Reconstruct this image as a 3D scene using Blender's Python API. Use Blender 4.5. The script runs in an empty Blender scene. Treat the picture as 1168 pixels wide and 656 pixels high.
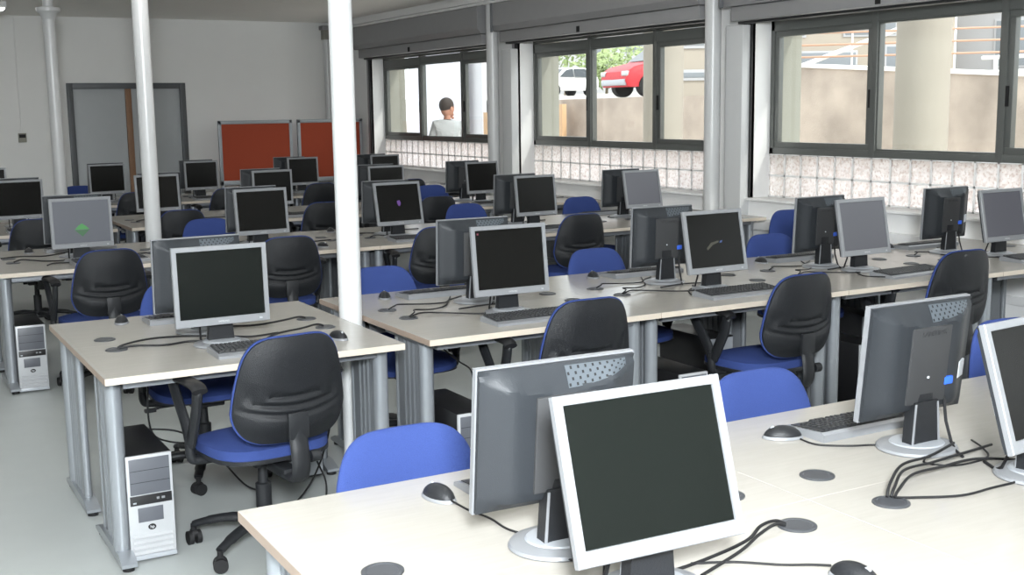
import bpy, bmesh, math, random
from mathutils import Matrix, Vector
random.seed(7)
SC = bpy.context.scene
COL = SC.collection
PI = math.pi
R = math.radians

# ------------------------------------------------------------------ materials
def mat(name, col, rough=.5, metal=0., noise=0., nscale=30., bump=0., bscale=60., stretch=None,
        emit=None, estr=0., coat=0., spec=.5, detail=4.):
    m = bpy.data.materials.new(name); m.use_nodes = True
    nt = m.node_tree; b = nt.nodes['Principled BSDF']
    b.inputs['Base Color'].default_value = (*col, 1)
    b.inputs['Roughness'].default_value = rough
    b.inputs['Metallic'].default_value = metal
    b.inputs['Coat Weight'].default_value = coat
    b.inputs['Specular IOR Level'].default_value = spec
    if emit:
        b.inputs['Emission Color'].default_value = (*emit, 1)
        b.inputs['Emission Strength'].default_value = estr
    if noise or bump:
        tc = nt.nodes.new('ShaderNodeTexCoord'); mp = nt.nodes.new('ShaderNodeMapping')
        nt.links.new(tc.outputs['Object'], mp.inputs['Vector'])
        if stretch: mp.inputs['Scale'].default_value = stretch
    if noise:
        n = nt.nodes.new('ShaderNodeTexNoise'); n.inputs['Scale'].default_value = nscale
        n.inputs['Detail'].default_value = detail
        nt.links.new(mp.outputs['Vector'], n.inputs['Vector'])
        mx = nt.nodes.new('ShaderNodeMix'); mx.data_type = 'RGBA'
        mx.inputs[6].default_value = (*[max(0, c * (1 - noise)) for c in col], 1)
        mx.inputs[7].default_value = (*[min(1, c * (1 + noise)) for c in col], 1)
        nt.links.new(n.outputs['Fac'], mx.inputs[0])
        nt.links.new(mx.outputs[2], b.inputs['Base Color'])
    if bump:
        n2 = nt.nodes.new('ShaderNodeTexNoise'); n2.inputs['Scale'].default_value = bscale
        nt.links.new(mp.outputs['Vector'], n2.inputs['Vector'])
        bp = nt.nodes.new('ShaderNodeBump'); bp.inputs['Strength'].default_value = bump
        bp.inputs['Distance'].default_value = .01
        nt.links.new(n2.outputs['Fac'], bp.inputs['Height'])
        nt.links.new(bp.outputs['Normal'], b.inputs['Normal'])
    return m

M = {}
M['wood'] = mat('pale beech laminate', (.372, .353, .320), .22, noise=.07, nscale=9, stretch=(1, 9, 1), detail=6)
M['edge'] = mat('beech edge band', (.52, .46, .385), .4, noise=.05, nscale=20)
M['sideedge'] = mat('tan side edge band', (.34, .265, .215), .5, noise=.08, nscale=30)
M['steel'] = mat('silver lacquered steel', (.31, .33, .355), .28, .5, noise=.03, nscale=40)
M['darksteel'] = mat('dark gap steel', (.20, .21, .23), .4, .4)
M['blackplastic'] = mat('black moulded plastic', (.014, .015, .017), .42, bump=.15, bscale=400, spec=.3)
M['shell'] = mat('charcoal monitor shell', (.022, .025, .029), .46, bump=.10, bscale=500, spec=.28)
M['shellpanel'] = mat('matt charcoal panel', (.032, .033, .035), .6)
M['chairshell'] = mat('black grained chair shell', (.011, .012, .014), .38, bump=.25, bscale=350, spec=.24)
M['rubber'] = mat('black rubber', (.011, .011, .012), .6, noise=.1, spec=.3)
M['bluefab'] = mat('royal blue woven fabric', (.030, .052, .18), .9, noise=.22, nscale=420, bump=.3, bscale=500, spec=.2)
M['silver'] = mat('silver plastic', (.225, .233, .246), .36, .1, noise=.02, nscale=60)
M['casesilver'] = mat('bright silver case front', (.40, .41, .425), .35, .1, noise=.02, nscale=60)
M['silverdark'] = mat('grey silver plastic', (.38, .40, .43), .35, .2, noise=.03)
M['screen'] = mat('switched off screen', (.006, .0075, .0066), .25, noise=.05, nscale=3, spec=.2)
M['screenblack'] = mat('black idle screen', (.006, .006, .0055), .22, noise=.05, nscale=3, spec=.16)
M['screengrey'] = mat('glowing grey screen', (.03, .03, .035), .3, emit=(.75, .78, .95), estr=.075, noise=.05, nscale=3)
M['screengreen'] = mat('blue grey lit screen', (.03, .03, .035), .3, emit=(.72, .80, .92), estr=.13, noise=.05, nscale=3)
M['icon_green'] = mat('green screen mark', (.02, .05, .02), .4, emit=(.10, .45, .12), estr=.55, noise=.05)
M['icon_green2'] = mat('faint green screen mark', (.02, .05, .02), .4, emit=(.12, .32, .16), estr=.32, noise=.05)
M['icon_purple'] = mat('violet screen mark', (.03, .01, .05), .4, emit=(.30, .12, .62), estr=.35, noise=.05)
M['icon_red'] = mat('red screen mark', (.05, .01, .02), .4, emit=(.6, .15, .2), estr=.35, noise=.05)
M['icon_grey'] = mat('dim brown screen mark', (.03, .03, .02), .4, emit=(.25, .22, .16), estr=.10, noise=.05)
M['icon_blue'] = mat('dim blue screen mark', (.01, .02, .05), .4, emit=(.12, .22, .7), estr=.35, noise=.05)
M['vga'] = mat('blue plug plastic', (.03, .13, .75), .4, noise=.05)
M['label'] = mat('white paper sticker', (.62, .66, .70), .6, noise=.12, nscale=150)
M['letter'] = mat('embossed grey lettering', (.025, .026, .028), .5, noise=.05)
M['letterlight'] = mat('light grey lettering', (.55, .56, .58), .5, noise=.05)
M['grille'] = mat('pale grey vent mesh', (.06, .072, .084), .5, noise=.05)
M['key'] = mat('black keycaps', (.020, .021, .023), .45, noise=.1)
M['bay'] = mat('dark blue grey bay cover', (.085, .090, .105), .4, noise=.04)
M['grommet'] = mat('dark grey cable port plastic', (.045, .048, .054), .45, noise=.05)
M['case'] = mat('black painted case steel', (.012, .012, .013), .34, noise=.08, nscale=80)
M['whitepaint'] = mat('white gloss column paint', (.62, .63, .635), .28, noise=.015, nscale=10)
M['wall'] = mat('off white wall paint', (.80, .80, .785), .75, noise=.025, nscale=3, bump=.06, bscale=180)
M['wallwhite'] = mat('white wall paint', (.90, .90, .895), .7, noise=.02, nscale=3, bump=.05, bscale=180)
M['ceil'] = mat('ceiling paint', (.92, .90, .86), .85, noise=.02, nscale=2)
M['floor'] = mat('pale grey resin floor', (.41, .435, .43), .35, noise=.05, nscale=6, bump=.03, bscale=120)
M['alu'] = mat('grey green aluminium frame', (.135, .142, .135), .36, .25, noise=.04)
M['shutter'] = mat('grey shutter box', (.30, .30, .305), .5, .05, noise=.04, nscale=10)
M['track'] = mat('black shutter track', (.02, .021, .022), .5, noise=.05)
M['greytrack'] = mat('grey metal track', (.30, .29, .30), .45, .2, noise=.05)
M['doorleaf'] = mat('grey door laminate', (.40, .42, .43), .5, noise=.03, nscale=8)
M['doorframe'] = mat('dark grey door frame', (.085, .09, .095), .45, .2, noise=.04)
M['doorwood'] = mat('brown wooden door edge', (.24, .13, .07), .6, noise=.2, nscale=20, stretch=(8, 8, 1))
M['felt'] = mat('brick red felt', (.38, .075, .040), .95, noise=.10, nscale=200, spec=.1)
M['boardframe'] = mat('grey aluminium board frame', (.36, .38, .40), .4, .3, noise=.03)
M['ceilfix'] = mat('white light housing', (.8, .8, .8), .5, noise=.02)
M['tube'] = mat('lit diffuser', (.9, .9, .9), .5, emit=(1, .97, .93), estr=9.4, noise=.01)
M['render'] = mat('beige render', (.29, .285, .245), .85, noise=.06, nscale=5, bump=.2, bscale=90)
M['column_ext'] = mat('beige column render', (.33, .30, .255), .85, noise=.05, nscale=6, bump=.1, bscale=90)
M['concrete'] = mat('stained concrete', (.40, .335, .28), .9, noise=.65, nscale=1.6, bump=.4, bscale=30, detail=12)
M['paving'] = mat('pale paving', (.86, .82, .77), .9, noise=.08, nscale=4)
M['road'] = mat('pale road', (.48, .45, .41), .9, noise=.08, nscale=3)
M['bldg'] = mat('cream facade', (.42, .37, .31), .9, noise=.05, nscale=2)
M['bldgwhite'] = mat('white facade', (.46, .46, .475), .9, noise=.03, nscale=2)
M['shadewin'] = mat('dim window opening', (.22, .24, .26), .4, noise=.1)
M['rust'] = mat('orange painted pipe', (.56, .34, .24), .6, noise=.1)
M['whitepipe'] = mat('white painted pipe', (.9, .9, .88), .5, noise=.03)
M['leaf'] = mat('sunlit leaves', (.32, .40, .18), .8, noise=.4, nscale=8)
M['bark'] = mat('grey bark', (.25, .20, .15), .9, noise=.3, nscale=15)
M['carred'] = mat('red car paint', (.50, .014, .025), .5, coat=.1, noise=.02)
M['carwhite'] = mat('white car paint', (.85, .85, .85), .3, coat=.6, noise=.02)
M['carglass'] = mat('dark car glass', (.05, .06, .07), .15, noise=.05)
M['chrome'] = mat('grey wheel alloy', (.45, .45, .46), .3, .6, noise=.05)
M['skin'] = mat('tanned skin', (.42, .20, .13), .6, noise=.06, nscale=30)
M['hair'] = mat('dark brown hair', (.030, .018, .013), .7, noise=.4, nscale=120, bump=.5, bscale=200)
M['shirt'] = mat('pale grey shirt cloth', (.42, .435, .44), .9, noise=.05, nscale=60, bump=.3, bscale=25)
M['trouser'] = mat('dark trousers cloth', (.06, .065, .075), .9, noise=.1, nscale=60)
M['sheet'] = mat('white plastic sheet', (.62, .62, .67), .5, noise=.04, nscale=6)
M['plank'] = mat('orange timber', (.54, .35, .20), .7, noise=.12, nscale=8, stretch=(10, 10, 1))
M['trunk'] = mat('white plastic trunking', (.80, .80, .80), .4, noise=.015)

def glass_mat():
    m = bpy.data.materials.new('clear window glass'); m.use_nodes = True
    nt = m.node_tree; nt.nodes.clear()
    o = nt.nodes.new('ShaderNodeOutputMaterial'); mx = nt.nodes.new('ShaderNodeMixShader')
    t = nt.nodes.new('ShaderNodeBsdfTransparent'); g = nt.nodes.new('ShaderNodeBsdfGlossy')
    lw = nt.nodes.new('ShaderNodeLayerWeight'); pw = nt.nodes.new('ShaderNodeMath'); pw.operation = 'POWER'; pw.inputs[1].default_value = 4
    f = nt.nodes.new('ShaderNodeMath'); f.operation = 'MULTIPLY_ADD'; f.inputs[1].default_value = .5; f.inputs[2].default_value = .02
    nt.links.new(lw.outputs['Facing'], pw.inputs[0]); nt.links.new(pw.outputs[0], f.inputs[0])
    g.inputs['Roughness'].default_value = .02
    t.inputs['Color'].default_value = (.96, .98, .97, 1)
    nt.links.new(f.outputs[0], mx.inputs[0]); nt.links.new(t.outputs[0], mx.inputs[1]); nt.links.new(g.outputs[0], mx.inputs[2])
    nt.links.new(mx.outputs[0], o.inputs[0]); return m
M['glass'] = glass_mat()
def block_mat():
    m = bpy.data.materials.new('wavy glass block'); m.use_nodes = True
    nt = m.node_tree; nt.nodes.clear()
    o = nt.nodes.new('ShaderNodeOutputMaterial'); mx = nt.nodes.new('ShaderNodeMixShader')
    t = nt.nodes.new('ShaderNodeBsdfTranslucent'); r = nt.nodes.new('ShaderNodeBsdfRefraction')
    t.inputs['Color'].default_value = (1, .99, .98, 1); r.inputs['Roughness'].default_value = .12; r.inputs['IOR'].default_value = 1.15
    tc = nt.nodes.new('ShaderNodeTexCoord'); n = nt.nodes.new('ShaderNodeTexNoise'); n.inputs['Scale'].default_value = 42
    cr = nt.nodes.new('ShaderNodeValToRGB'); cr.color_ramp.elements[0].position = .36; cr.color_ramp.elements[0].color = (.62, .53, .49, 1); cr.color_ramp.elements[1].position = .50; cr.color_ramp.elements[1].color = (1, .99, .98, 1)  # speckle of the refracted ground outside, painted into the translucent colour
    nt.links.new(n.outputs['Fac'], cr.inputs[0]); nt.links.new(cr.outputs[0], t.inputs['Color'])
    bp = nt.nodes.new('ShaderNodeBump'); bp.inputs['Strength'].default_value = .9; bp.inputs['Distance'].default_value = .02
    nt.links.new(tc.outputs['Object'], n.inputs['Vector']); nt.links.new(n.outputs['Fac'], bp.inputs['Height'])
    nt.links.new(bp.outputs['Normal'], r.inputs['Normal'])
    mx.inputs[0].default_value = .58
    g = nt.nodes.new('ShaderNodeBsdfGlossy'); g.inputs['Roughness'].default_value = .1
    mx2 = nt.nodes.new('ShaderNodeMixShader'); mx2.inputs[0].default_value = .06
    nt.links.new(r.outputs[0], mx.inputs[1]); nt.links.new(t.outputs[0], mx.inputs[2])
    nt.links.new(mx.outputs[0], mx2.inputs[1]); nt.links.new(g.outputs[0], mx2.inputs[2])
    nt.links.new(mx2.outputs[0], o.inputs[0]); return m
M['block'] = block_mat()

# ------------------------------------------------------------------ mesh builder
class MB:
    def __init__(s): s.v = []; s.f = []; s.mi = []; s.m = 0
    def add(s, vs, fs):
        o = len(s.v); s.v += [tuple(p) for p in vs]
        for f in fs: s.f.append([i + o for i in f]); s.mi.append(s.m)
    def use(s, i): s.m = i; return s
    def box(s, x0, x1, y0, y1, z0, z1, bev=0., seg=2, mtx=None):
        bm = bmesh.new()
        bmesh.ops.create_cube(bm, size=1)
        for v in bm.verts:
            v.co = Vector(((x0 + x1) / 2 + v.co.x * (x1 - x0), (y0 + y1) / 2 + v.co.y * (y1 - y0), (z0 + z1) / 2 + v.co.z * (z1 - z0)))
        if bev: bmesh.ops.bevel(bm, geom=bm.edges[:], offset=bev, segments=seg, profile=.6, affect='EDGES')
        if mtx: bm.transform(mtx)
        s.bm(bm); return s
    def bm(s, bm):
        bm.verts.ensure_lookup_table(); bm.verts.index_update()
        s.add([v.co[:] for v in bm.verts], [[v.index for v in f.verts] for f in bm.faces]); bm.free()
    def tube(s, pts, r, n=10, cap=True, flat=1., up=None):
        pts = [Vector(p) for p in pts]; rs = r if isinstance(r, (list, tuple)) else [r] * len(pts)
        vs = []; prev = None
        for i, p in enumerate(pts):
            t = (pts[min(i + 1, len(pts) - 1)] - pts[max(i - 1, 0)])
            if t.length < 1e-9: t = Vector((0, 0, 1))
            t.normalize()
            if prev is None:
                a = Vector(up) if up else (Vector((0, 0, 1)) if abs(t.z) < .9 else Vector((1, 0, 0)))
            else: a = prev
            b = t.cross(a)
            if b.length < 1e-6: b = t.cross(Vector((0, 1, 0)))
            b.normalize(); a = b.cross(t).normalized(); prev = a
            for k in range(n):
                an = 2 * PI * k / n
                vs.append(p + a * math.cos(an) * rs[i] * flat + b * math.sin(an) * rs[i])
        fs = []
        for i in range(len(pts) - 1):
            for k in range(n):
                fs.append([i * n + k, i * n + (k + 1) % n, (i + 1) * n + (k + 1) % n, (i + 1) * n + k])
        if cap:
            fs.append(list(range(n - 1, -1, -1))); fs.append([(len(pts) - 1) * n + k for k in range(n)])
        s.add(vs, fs); return s
    def lathe(s, prof, c=(0, 0, 0), n=32, sx=1., sy=1.):
        vs = []; fs = []
        for (r, z) in prof:
            for k in range(n):
                a = 2 * PI * k / n
                vs.append((c[0] + r * math.cos(a) * sx, c[1] + r * math.sin(a) * sy, c[2] + z))
        for i in range(len(prof) - 1):
            for k in range(n):
                fs.append([i * n + k, i * n + (k + 1) % n, (i + 1) * n + (k + 1) % n, (i + 1) * n + k])
        fs.append(list(range(n - 1, -1, -1))); fs.append([(len(prof) - 1) * n + k for k in range(n)])
        s.add(vs, fs); return s
    def prism(s, poly, axis, a, b):
        def P(p, t):
            if axis == 'x': return (t, p[0], p[1])
            if axis == 'y': return (p[0], t, p[1])
            return (p[0], p[1], t)
        n = len(poly)
        vs = [P(p, a) for p in poly] + [P(p, b) for p in poly]
        s.add(vs, [list(range(n)), list(range(2 * n - 1, n - 1, -1))] + [[i, i + n, (i + 1) % n + n, (i + 1) % n] for i in range(n)])
        return s
    def pad(s, outline, front, back, n=48, rings=9, lin=False):
        """outline(a)->(x,z); front/back(x,z,r)->y ; closed lens-like solid"""
        vs = []; fs = []
        rr = [((i + 1) / rings if lin and i < rings - 3 else 1 - (1 - (rings - 3) / rings) * ((rings - 1 - i) / 3) ** 1.5) if lin else math.sin(PI / 2 * (i + 1) / rings) for i in range(rings)]
        for side in (0, 1):
            fn = front if side == 0 else back
            base = len(vs); c = outline(None); vs.append((c[0], fn(c[0], c[1], 0), c[1]))
            for r in rr:
                for k in range(n):
                    o = outline(2 * PI * k / n)
                    x = c[0] + (o[0] - c[0]) * r; z = c[1] + (o[1] - c[1]) * r
                    vs.append((x, fn(x, z, r), z))
            for k in range(n):
                f = [base, base + 1 + k, base + 1 + (k + 1) % n]
                fs.append(f if side == 0 else f[::-1])
            for i in range(rings - 1):
                for k in range(n):
                    a = base + 1 + i * n; b = a + n
                    f = [a + k, b + k, b + (k + 1) % n, a + (k + 1) % n]
                    fs.append(f if side == 0 else f[::-1])
        h = 1 + rings * n; a = 1 + (rings - 1) * n
        for k in range(n): fs.append([a + k, h + a + k, h + a + (k + 1) % n, a + (k + 1) % n])
        s.add(vs, fs); return s
    def xf(s, m):
        s.v = [tuple(m @ Vector(p)) for p in s.v]; return s
    def mesh(s, name, mats, smooth=35):
        me = bpy.data.meshes.new(name); me.from_pydata(s.v, [], s.f)
        if not isinstance(mats, (list, tuple)): mats = [mats]
        for m in mats: me.materials.append(m)
        me.polygons.foreach_set('material_index', s.mi)
        bm = bmesh.new(); bm.from_mesh(me); bmesh.ops.recalc_face_normals(bm, faces=bm.faces[:]); bm.to_mesh(me); bm.free()
        if smooth:
            me.polygons.foreach_set('use_smooth', [True] * len(me.polygons))
            me.set_sharp_from_angle(angle=R(smooth))
        me.update(); return me
    def obj(s, name, mats, parent=None, smooth=35, loc=None):
        o = bpy.data.objects.new(name, s.mesh(name, mats, smooth)); COL.objects.link(o)
        if parent: o.parent = parent
        if loc: o.location = loc
        return o

def tag(o, label=None, cat=None, group=None, kind=None):
    if label: o['label'] = label
    if cat: o['category'] = cat
    if group: o['group'] = group
    if kind: o['kind'] = kind
    return o
def empty(name, loc=(0, 0, 0), rz=0.):
    o = bpy.data.objects.new(name, None); COL.objects.link(o); o.location = loc; o.rotation_euler = (0, 0, rz)
    o.empty_display_size = .1; return o
KIDS = {}
def children(o): return [c for c in bpy.data.objects if c.parent == o]
def dup(root, loc, rz=0., label=None, group=None):
    r = root.copy(); COL.objects.link(r); r.location = loc; r.rotation_euler = (0, 0, rz)
    if label: r['label'] = label
    if group: r['group'] = group
    for ch in KIDS.setdefault(root.name, children(root)):
        c = ch.copy(); COL.objects.link(c); c.parent = r
        for g in KIDS.setdefault(ch.name, children(ch)):
            d = g.copy(); COL.objects.link(d); d.parent = c
    return r
class Proto:
    """first call hands out the prototype itself, later calls copy it"""
    def __init__(s, root): s.root = root; s.used = False
    def put(s, loc, rz, label, group):
        if not s.used:
            s.used = True; o = s.root; o.location = loc; o.rotation_euler = (0, 0, rz); o['label'] = label
            if group: o['group'] = group
            return o
        return dup(s.root, loc, rz, label, group)
def struct(name, mb, mats, parent=None, smooth=35):
    o = mb.obj(name, mats, parent, smooth)
    if not parent: o['kind'] = 'structure'
    return o
def text_mesh(txt, size, depth):
    cu = bpy.data.curves.new('lettering', 'FONT'); cu.body = txt; cu.size = size; cu.extrude = depth
    cu.align_x = 'CENTER'; cu.align_y = 'CENTER'; cu.resolution_u = 2
    o = bpy.data.objects.new('lettering', cu); COL.objects.link(o)
    dg = bpy.context.evaluated_depsgraph_get(); me = bpy.data.meshes.new_from_object(o.evaluated_get(dg))
    bpy.data.objects.remove(o); bpy.data.curves.remove(cu)
    me.materials.clear(); return me

# ------------------------------------------------------------------ camera
CH = 1.655
f_px = 1340.5449; p, ro, yw = R(8.66702), R(-.814648), R(29.388616)
cp, sp, cr, sr, cy, sy = math.cos(p), math.sin(p), math.cos(ro), math.sin(ro), math.cos(yw), math.sin(yw)
fw = Vector((sy * cp, cy * cp, -sp)); ri = Vector((cy, -sy, 0)); up = ri.cross(fw)
rgt = cr * ri + sr * up; upv = -sr * ri + cr * up
cam = bpy.data.cameras.new('camera'); co = bpy.data.objects.new('camera', cam); COL.objects.link(co)
cam.sensor_width = 36; cam.lens = f_px / 1168 * 36; cam.clip_start = .05; cam.clip_end = 300
mw = Matrix.Identity(4)
for i, a in enumerate((rgt, upv, -fw)):
    for j in range(3): mw[j][i] = a[j]
mw[0][3], mw[1][3], mw[2][3] = 0, 0, CH
co.matrix_world = mw; SC.camera = co

# ------------------------------------------------------------------ room shell
XW, XG, XO = 6.77, 7.0, 7.3          # inner wall face, glass plane, outer face
YF, YB, XL, ZC = 16.9, -3.2, -2.8, 2.95
struct('floor', MB().box(XL - .2, XO, YB - .2, YF + .2, -.1, 0), M['floor'])
struct('ceiling', MB().box(XL - .2, XO, YB - .2, YF + .2, ZC, ZC + .15), M['ceil'])
struct('wall_left', MB().box(XL - .2, XL, YB, YF, 0, ZC), M['wall'])
struct('wall_back', MB().box(XL, XW, YB - .2, YB, 0, ZC), M['wall'])
# far wall with the door opening (x 2.68..4.27, up to z 2.08)
DX0, DX1, DZ = 2.68, 4.27, 2.075
fwm = MB().box(XL, DX0, YF, YF + .2, 0, ZC).box(DX1, XO, YF, YF + .2, 0, ZC).box(DX0, DX1, YF, YF + .2, DZ, ZC)
struct('wall_far', fwm, M['wall'], smooth=0)
struct('baseboard_far', MB().box(XL, DX0, YF - .015, YF, 0, .08, .004).box(DX1, 6.3, YF - .015, YF, 0, .08, .004), M['greytrack'])
d = MB()
d.box(DX0, DX0 + .08, YF - .03, YF + .12, 0, DZ, .004).box(DX1 - .08, DX1, YF - .03, YF + .12, 0, DZ, .004).box(DX0 + .08, DX1 - .08, YF - .03, YF + .12, DZ - .08, DZ, .004)
door = d.obj('door_1', M['doorframe']); tag(door, kind='structure')
MB().box(DX0 + .085, 3.44, YF + .0, YF + .045, .002, DZ - .0795, .001).obj('door_leaf', M['doorleaf'], door)
MB().box(3.53, DX1 - .085, YF + .0, YF + .045, .002, DZ - .0795, .001).obj('door_leaf', M['doorleaf'], door)
MB().box(3.445, 3.525, YF - .012, YF + .06, .002, DZ - .0795, .002).obj('door_edge', M['doorwood'], door)
hd = MB().box(3.60, 3.64, YF - .012, YF, .95, 1.15, .003).tube([(3.62, YF - .012, 1.05), (3.62, YF - .055, 1.05), (3.74, YF - .055, 1.05)], .009, 8)
hd.obj('door_handle', M['chrome'], door)

# window wall: three bays seen + three nearer ones
bays = [(12.35, 16.12), (8.30, 11.81), (4.30, 7.81), (.25, 3.76), (-3.0, -.30)]
wr = MB()
ys = [YF] 
piers = [(16.12, YF), (11.81, 12.35), (7.81, 8.30), (3.76, 4.30), (-.30, .25), (YB, -3.0)]
for (a, b) in piers: wr.box(XW, XO, a, b, 0, ZC)
for (a, b) in bays:
    wr.box(XW, XO, a, b, 0, .845)
    wr.box(XW, XO, a, b, 2.42, ZC)
struct('wall_right', wr, M['wallwhite'], smooth=0)
st = MB()
for (a, b) in bays: st.box(XW - .05, XG + .06, a - .02 if a > -2.9 else a, b + .02, .845, .865, .004)
struct('trim_1', st, M['wallwhite'])
tr = MB().box(XW - .055, XW, YB + .02, YF - .02, .60, .70, .006).box(XW - .02, XW, YB + .02, YF - .02, .30, .36, .004)
struct('trim_2', tr, M['trunk'])
# beam / conduits above the shutter boxes
tb = MB().box(6.45, XW, YB + .01, YF - .01, 2.86, ZC - .001, .004)
tb.tube([(6.50, -2.9, 2.845), (6.50, 16.7, 2.845)], .018, 8)
struct('trim_3', tb, M['wallwhite'])
out = MB()
for (a, b) in bays:
    out.box(XG + .052, XO + .01, b - .012, b - .0005, .866, 2.419); out.box(XG + .052, XO + .01, a + .0005, a + .012, .866, 2.419)
struct('trim_4', out, M['render'], smooth=0)

for wi, (a, b) in enumerate(bays):
    L = b - a; z0, z1, zt = 1.235, 2.40, 2.30
    fr = MB()
    fr.box(XG - .03, XG + .05, a, b, z0, z0 + .055, .004)                 # bottom rail
    fr.box(XG - .03, XG + .05, a, b, z1 - .02, z1 + .02, .003)
    fr.box(XG - .03, XG + .05, a, b, zt - .03, zt + .07, .004)             # transom
    fr.box(XG - .03, XG + .05, a, a + .045, z0, z1, .004).box(XG - .03, XG + .05, b - .045, b, z0, z1, .004)
    for k in (1, 2):
        y = b - L * k / 3
        fr.box(XG - .035, XG + .05, y - .03, y + .03, z0, z1, .004)
    w = struct('window_%d' % (wi + 1), fr, M['alu'])
    for k in range(3):
        y1 = b - L * k / 3 - (.045 if k == 0 else .03); y0 = b - L * (k + 1) / 3 + (.045 if k == 2 else .03)
        zb = z0 + .055; zh = zt - .03; t = .048 if k != 1 else .012
        sx = 0.0 if k != 1 else .0
        s = MB()
        s.box(XG - .02, XG + .03, y0, y1, zb, zb + t, .003).box(XG - .02, XG + .03, y0, y1, zh - t, zh, .003)
        s.box(XG - .02, XG + .03, y0, y0 + t, zb + t, zh - t, .003).box(XG - .02, XG + .03, y1 - t, y1, zb + t, zh - t, .003)
        sash = s.obj('window_sash', M['alu'], w)
        MB().box(XG + .004, XG + .008, y0 + t - .004, y1 - t + .004, zb + t - .004, zh - t + .004).obj('pane', M['glass'], sash, 0)
        if k != 1: MB().box(XG - .035, XG - .018, (y1 if k == 2 else y0) - .02 + (0 if k == 2 else .02), (y1 if k == 2 else y0) + (.0 if k == 2 else .02), 1.62, 1.76, .003).obj('handle', M['rubber'], sash)
        MB().box(XG + .004, XG + .008, y0, y1, zt + .07, z1 - .02).obj('transom_pane', M['glass'], w, 0)
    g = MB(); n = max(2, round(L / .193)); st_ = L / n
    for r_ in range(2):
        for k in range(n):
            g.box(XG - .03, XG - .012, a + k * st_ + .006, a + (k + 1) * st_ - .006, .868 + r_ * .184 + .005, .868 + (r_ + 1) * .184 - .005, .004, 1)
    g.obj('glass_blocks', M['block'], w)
    j = MB()
    for k in range(n + 1): j.box(XG - .029, XG - .010, a + k * st_ - .008 if k else a, a + k * st_ + .008 if k < n else b, .866, 1.235)
    for z in (.866, 1.048, 1.229): j.box(XG - .029, XG - .010, a, b, z - (.004 if z > .9 else 0), z + (.012 if z < 1.2 else .006))
    j.obj('block_joints', M['wallwhite'], w, 0)
    MB().box(XW - .015, XW + .03, b + .0, b + .05, .85, 2.40, .003).obj('shutter_track', M['track'], w)
    MB().box(XW - .02, XW, b + .05, b + .10, .85, 2.40, .003).obj('shutter_rail', M['greytrack'], w)

# roller shutter boxes
def shutter_box(a, b, lab, dz=0):
    root = empty('roller_shutter_box', (6.6, (a + b) / 2, 2.38 + dz)); h = (b - a) / 2
    m = MB().prism([(-.10, .20), (-.10, .44), (-.08, .46), (.168, .46), (.168, .20), (.14, .14), (-.06, .14)], 'y', -h, h)
    m.obj('housing', M['shutter'], root, 20)
    MB().box(-.02, .168, -h + .05, h - .05, .02, .138, .01).obj('lower_cover', M['shutter'], root)
    MB().box(.06, .15, -h + .05, h - .05, .0, .022, .006).obj('shutter_slat', M['track'], root)
    MB().box(-.105, -.095, h - .05, h + .004, .13, .47, .003).obj('end_cap', M['darksteel'], root)
    MB().box(-.028, -.018, .12, .17, .03, .09, .003).obj('stop', M['rubber'], root)
    return tag(root, lab, 'shutter box', 'roller shutter boxes above the windows')
shutter_box(12.27, 16.15, 'grey roller shutter box above the farthest window, beside the far corner')
shutter_box(8.25, 11.95, 'grey roller shutter box above the middle window, red car visible below it')
shutter_box(4.28, 7.93, 'grey roller shutter box above the nearest window at the upper right', -.05)
shutter_box(.23, 3.88, 'grey roller shutter box above a window right of the picture frame')
shutter_box(-3.05, -.18, 'grey roller shutter box above the window nearest the back wall')

# ------------------------------------------------------------------ columns
def column(name, x, y, r, ztop, cap, lab, cat='column', zneck=None, z0=0):
    root = empty(name, (x, y, 0))
    m = MB().lathe([(r, z0 if z0 else .012), (r, ztop)], n=40)
    m.obj('shaft', M['whitepaint'], root)
    if not z0: MB().lathe([(r + .018, 0), (r + .018, .008), (r + .006, .014), (r + .001, .016)], n=40).obj('base_plate', M['whitepaint'], root)
    if cap:
        MB().lathe([(r + .002, ztop - .10), (r + .022, ztop - .04), (r + .055, ztop - .015), (r + .055, ztop + .02), (r * .9, ztop + .03)], n=40).obj('capital', M['whitepaint'], root)
        MB().lathe([(r * .8, ztop + .02), (r * .8, ZC - .001)], n=32).obj('neck', M['whitepaint'], root)
    return tag(root, lab, cat)
column('round_column', 1.936, 4.93, .052, 2.71, True, 'white round column in the gap between two desks of the second row')
column('round_column', 1.95, 8.87, .058, 2.71, True, 'white round column in front of the grey door, behind the third row')
column('round_column', 1.93, 12.93, .062, 2.71, True, 'white round column at left of the door, farthest from the camera')
for x, y, lab in ((6.60, 12.1, 'slim white round column beside the wall pier between farthest and middle windows'),
                  (6.60, 8.13, 'white round column against the wall pier between middle and nearest windows'),
                  (6.60, 4.05, 'white round column against the window wall beyond the right picture edge')):
    root = empty('wall_column', (x, y, 0))
    MB().lathe([(.07, 0), (.07, ZC - .1)], n=36).obj('shaft', M['whitepaint'], root)
    MB().box(.071, .168, -.30, -.08, .0, 2.325, .01).obj('casing', M['whitepaint'], root)
    MB().box(-.08, .08, -.08, .08, 2.852, 2.858, .002).obj('top_plate', M['greytrack'], root)
    tag(root, lab, 'column')
rt = empty('wall_pipe', (6.38, YF - .07, 0))
MB().lathe([(.05, 0), (.05, 2.70)], n=24).obj('pipe', M['whitepaint'], rt)
MB().box(-.06, .06, -.06, .069, 2.70, 2.84, .006).obj('junction_box', M['render'], rt)
MB().box(-.09, .09, -.09, .069, 2.84, 2.90, .006).obj('cover', M['greytrack'], rt)
tag(rt, 'white vertical pipe with small box on the far wall corner', 'pipe')

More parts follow.
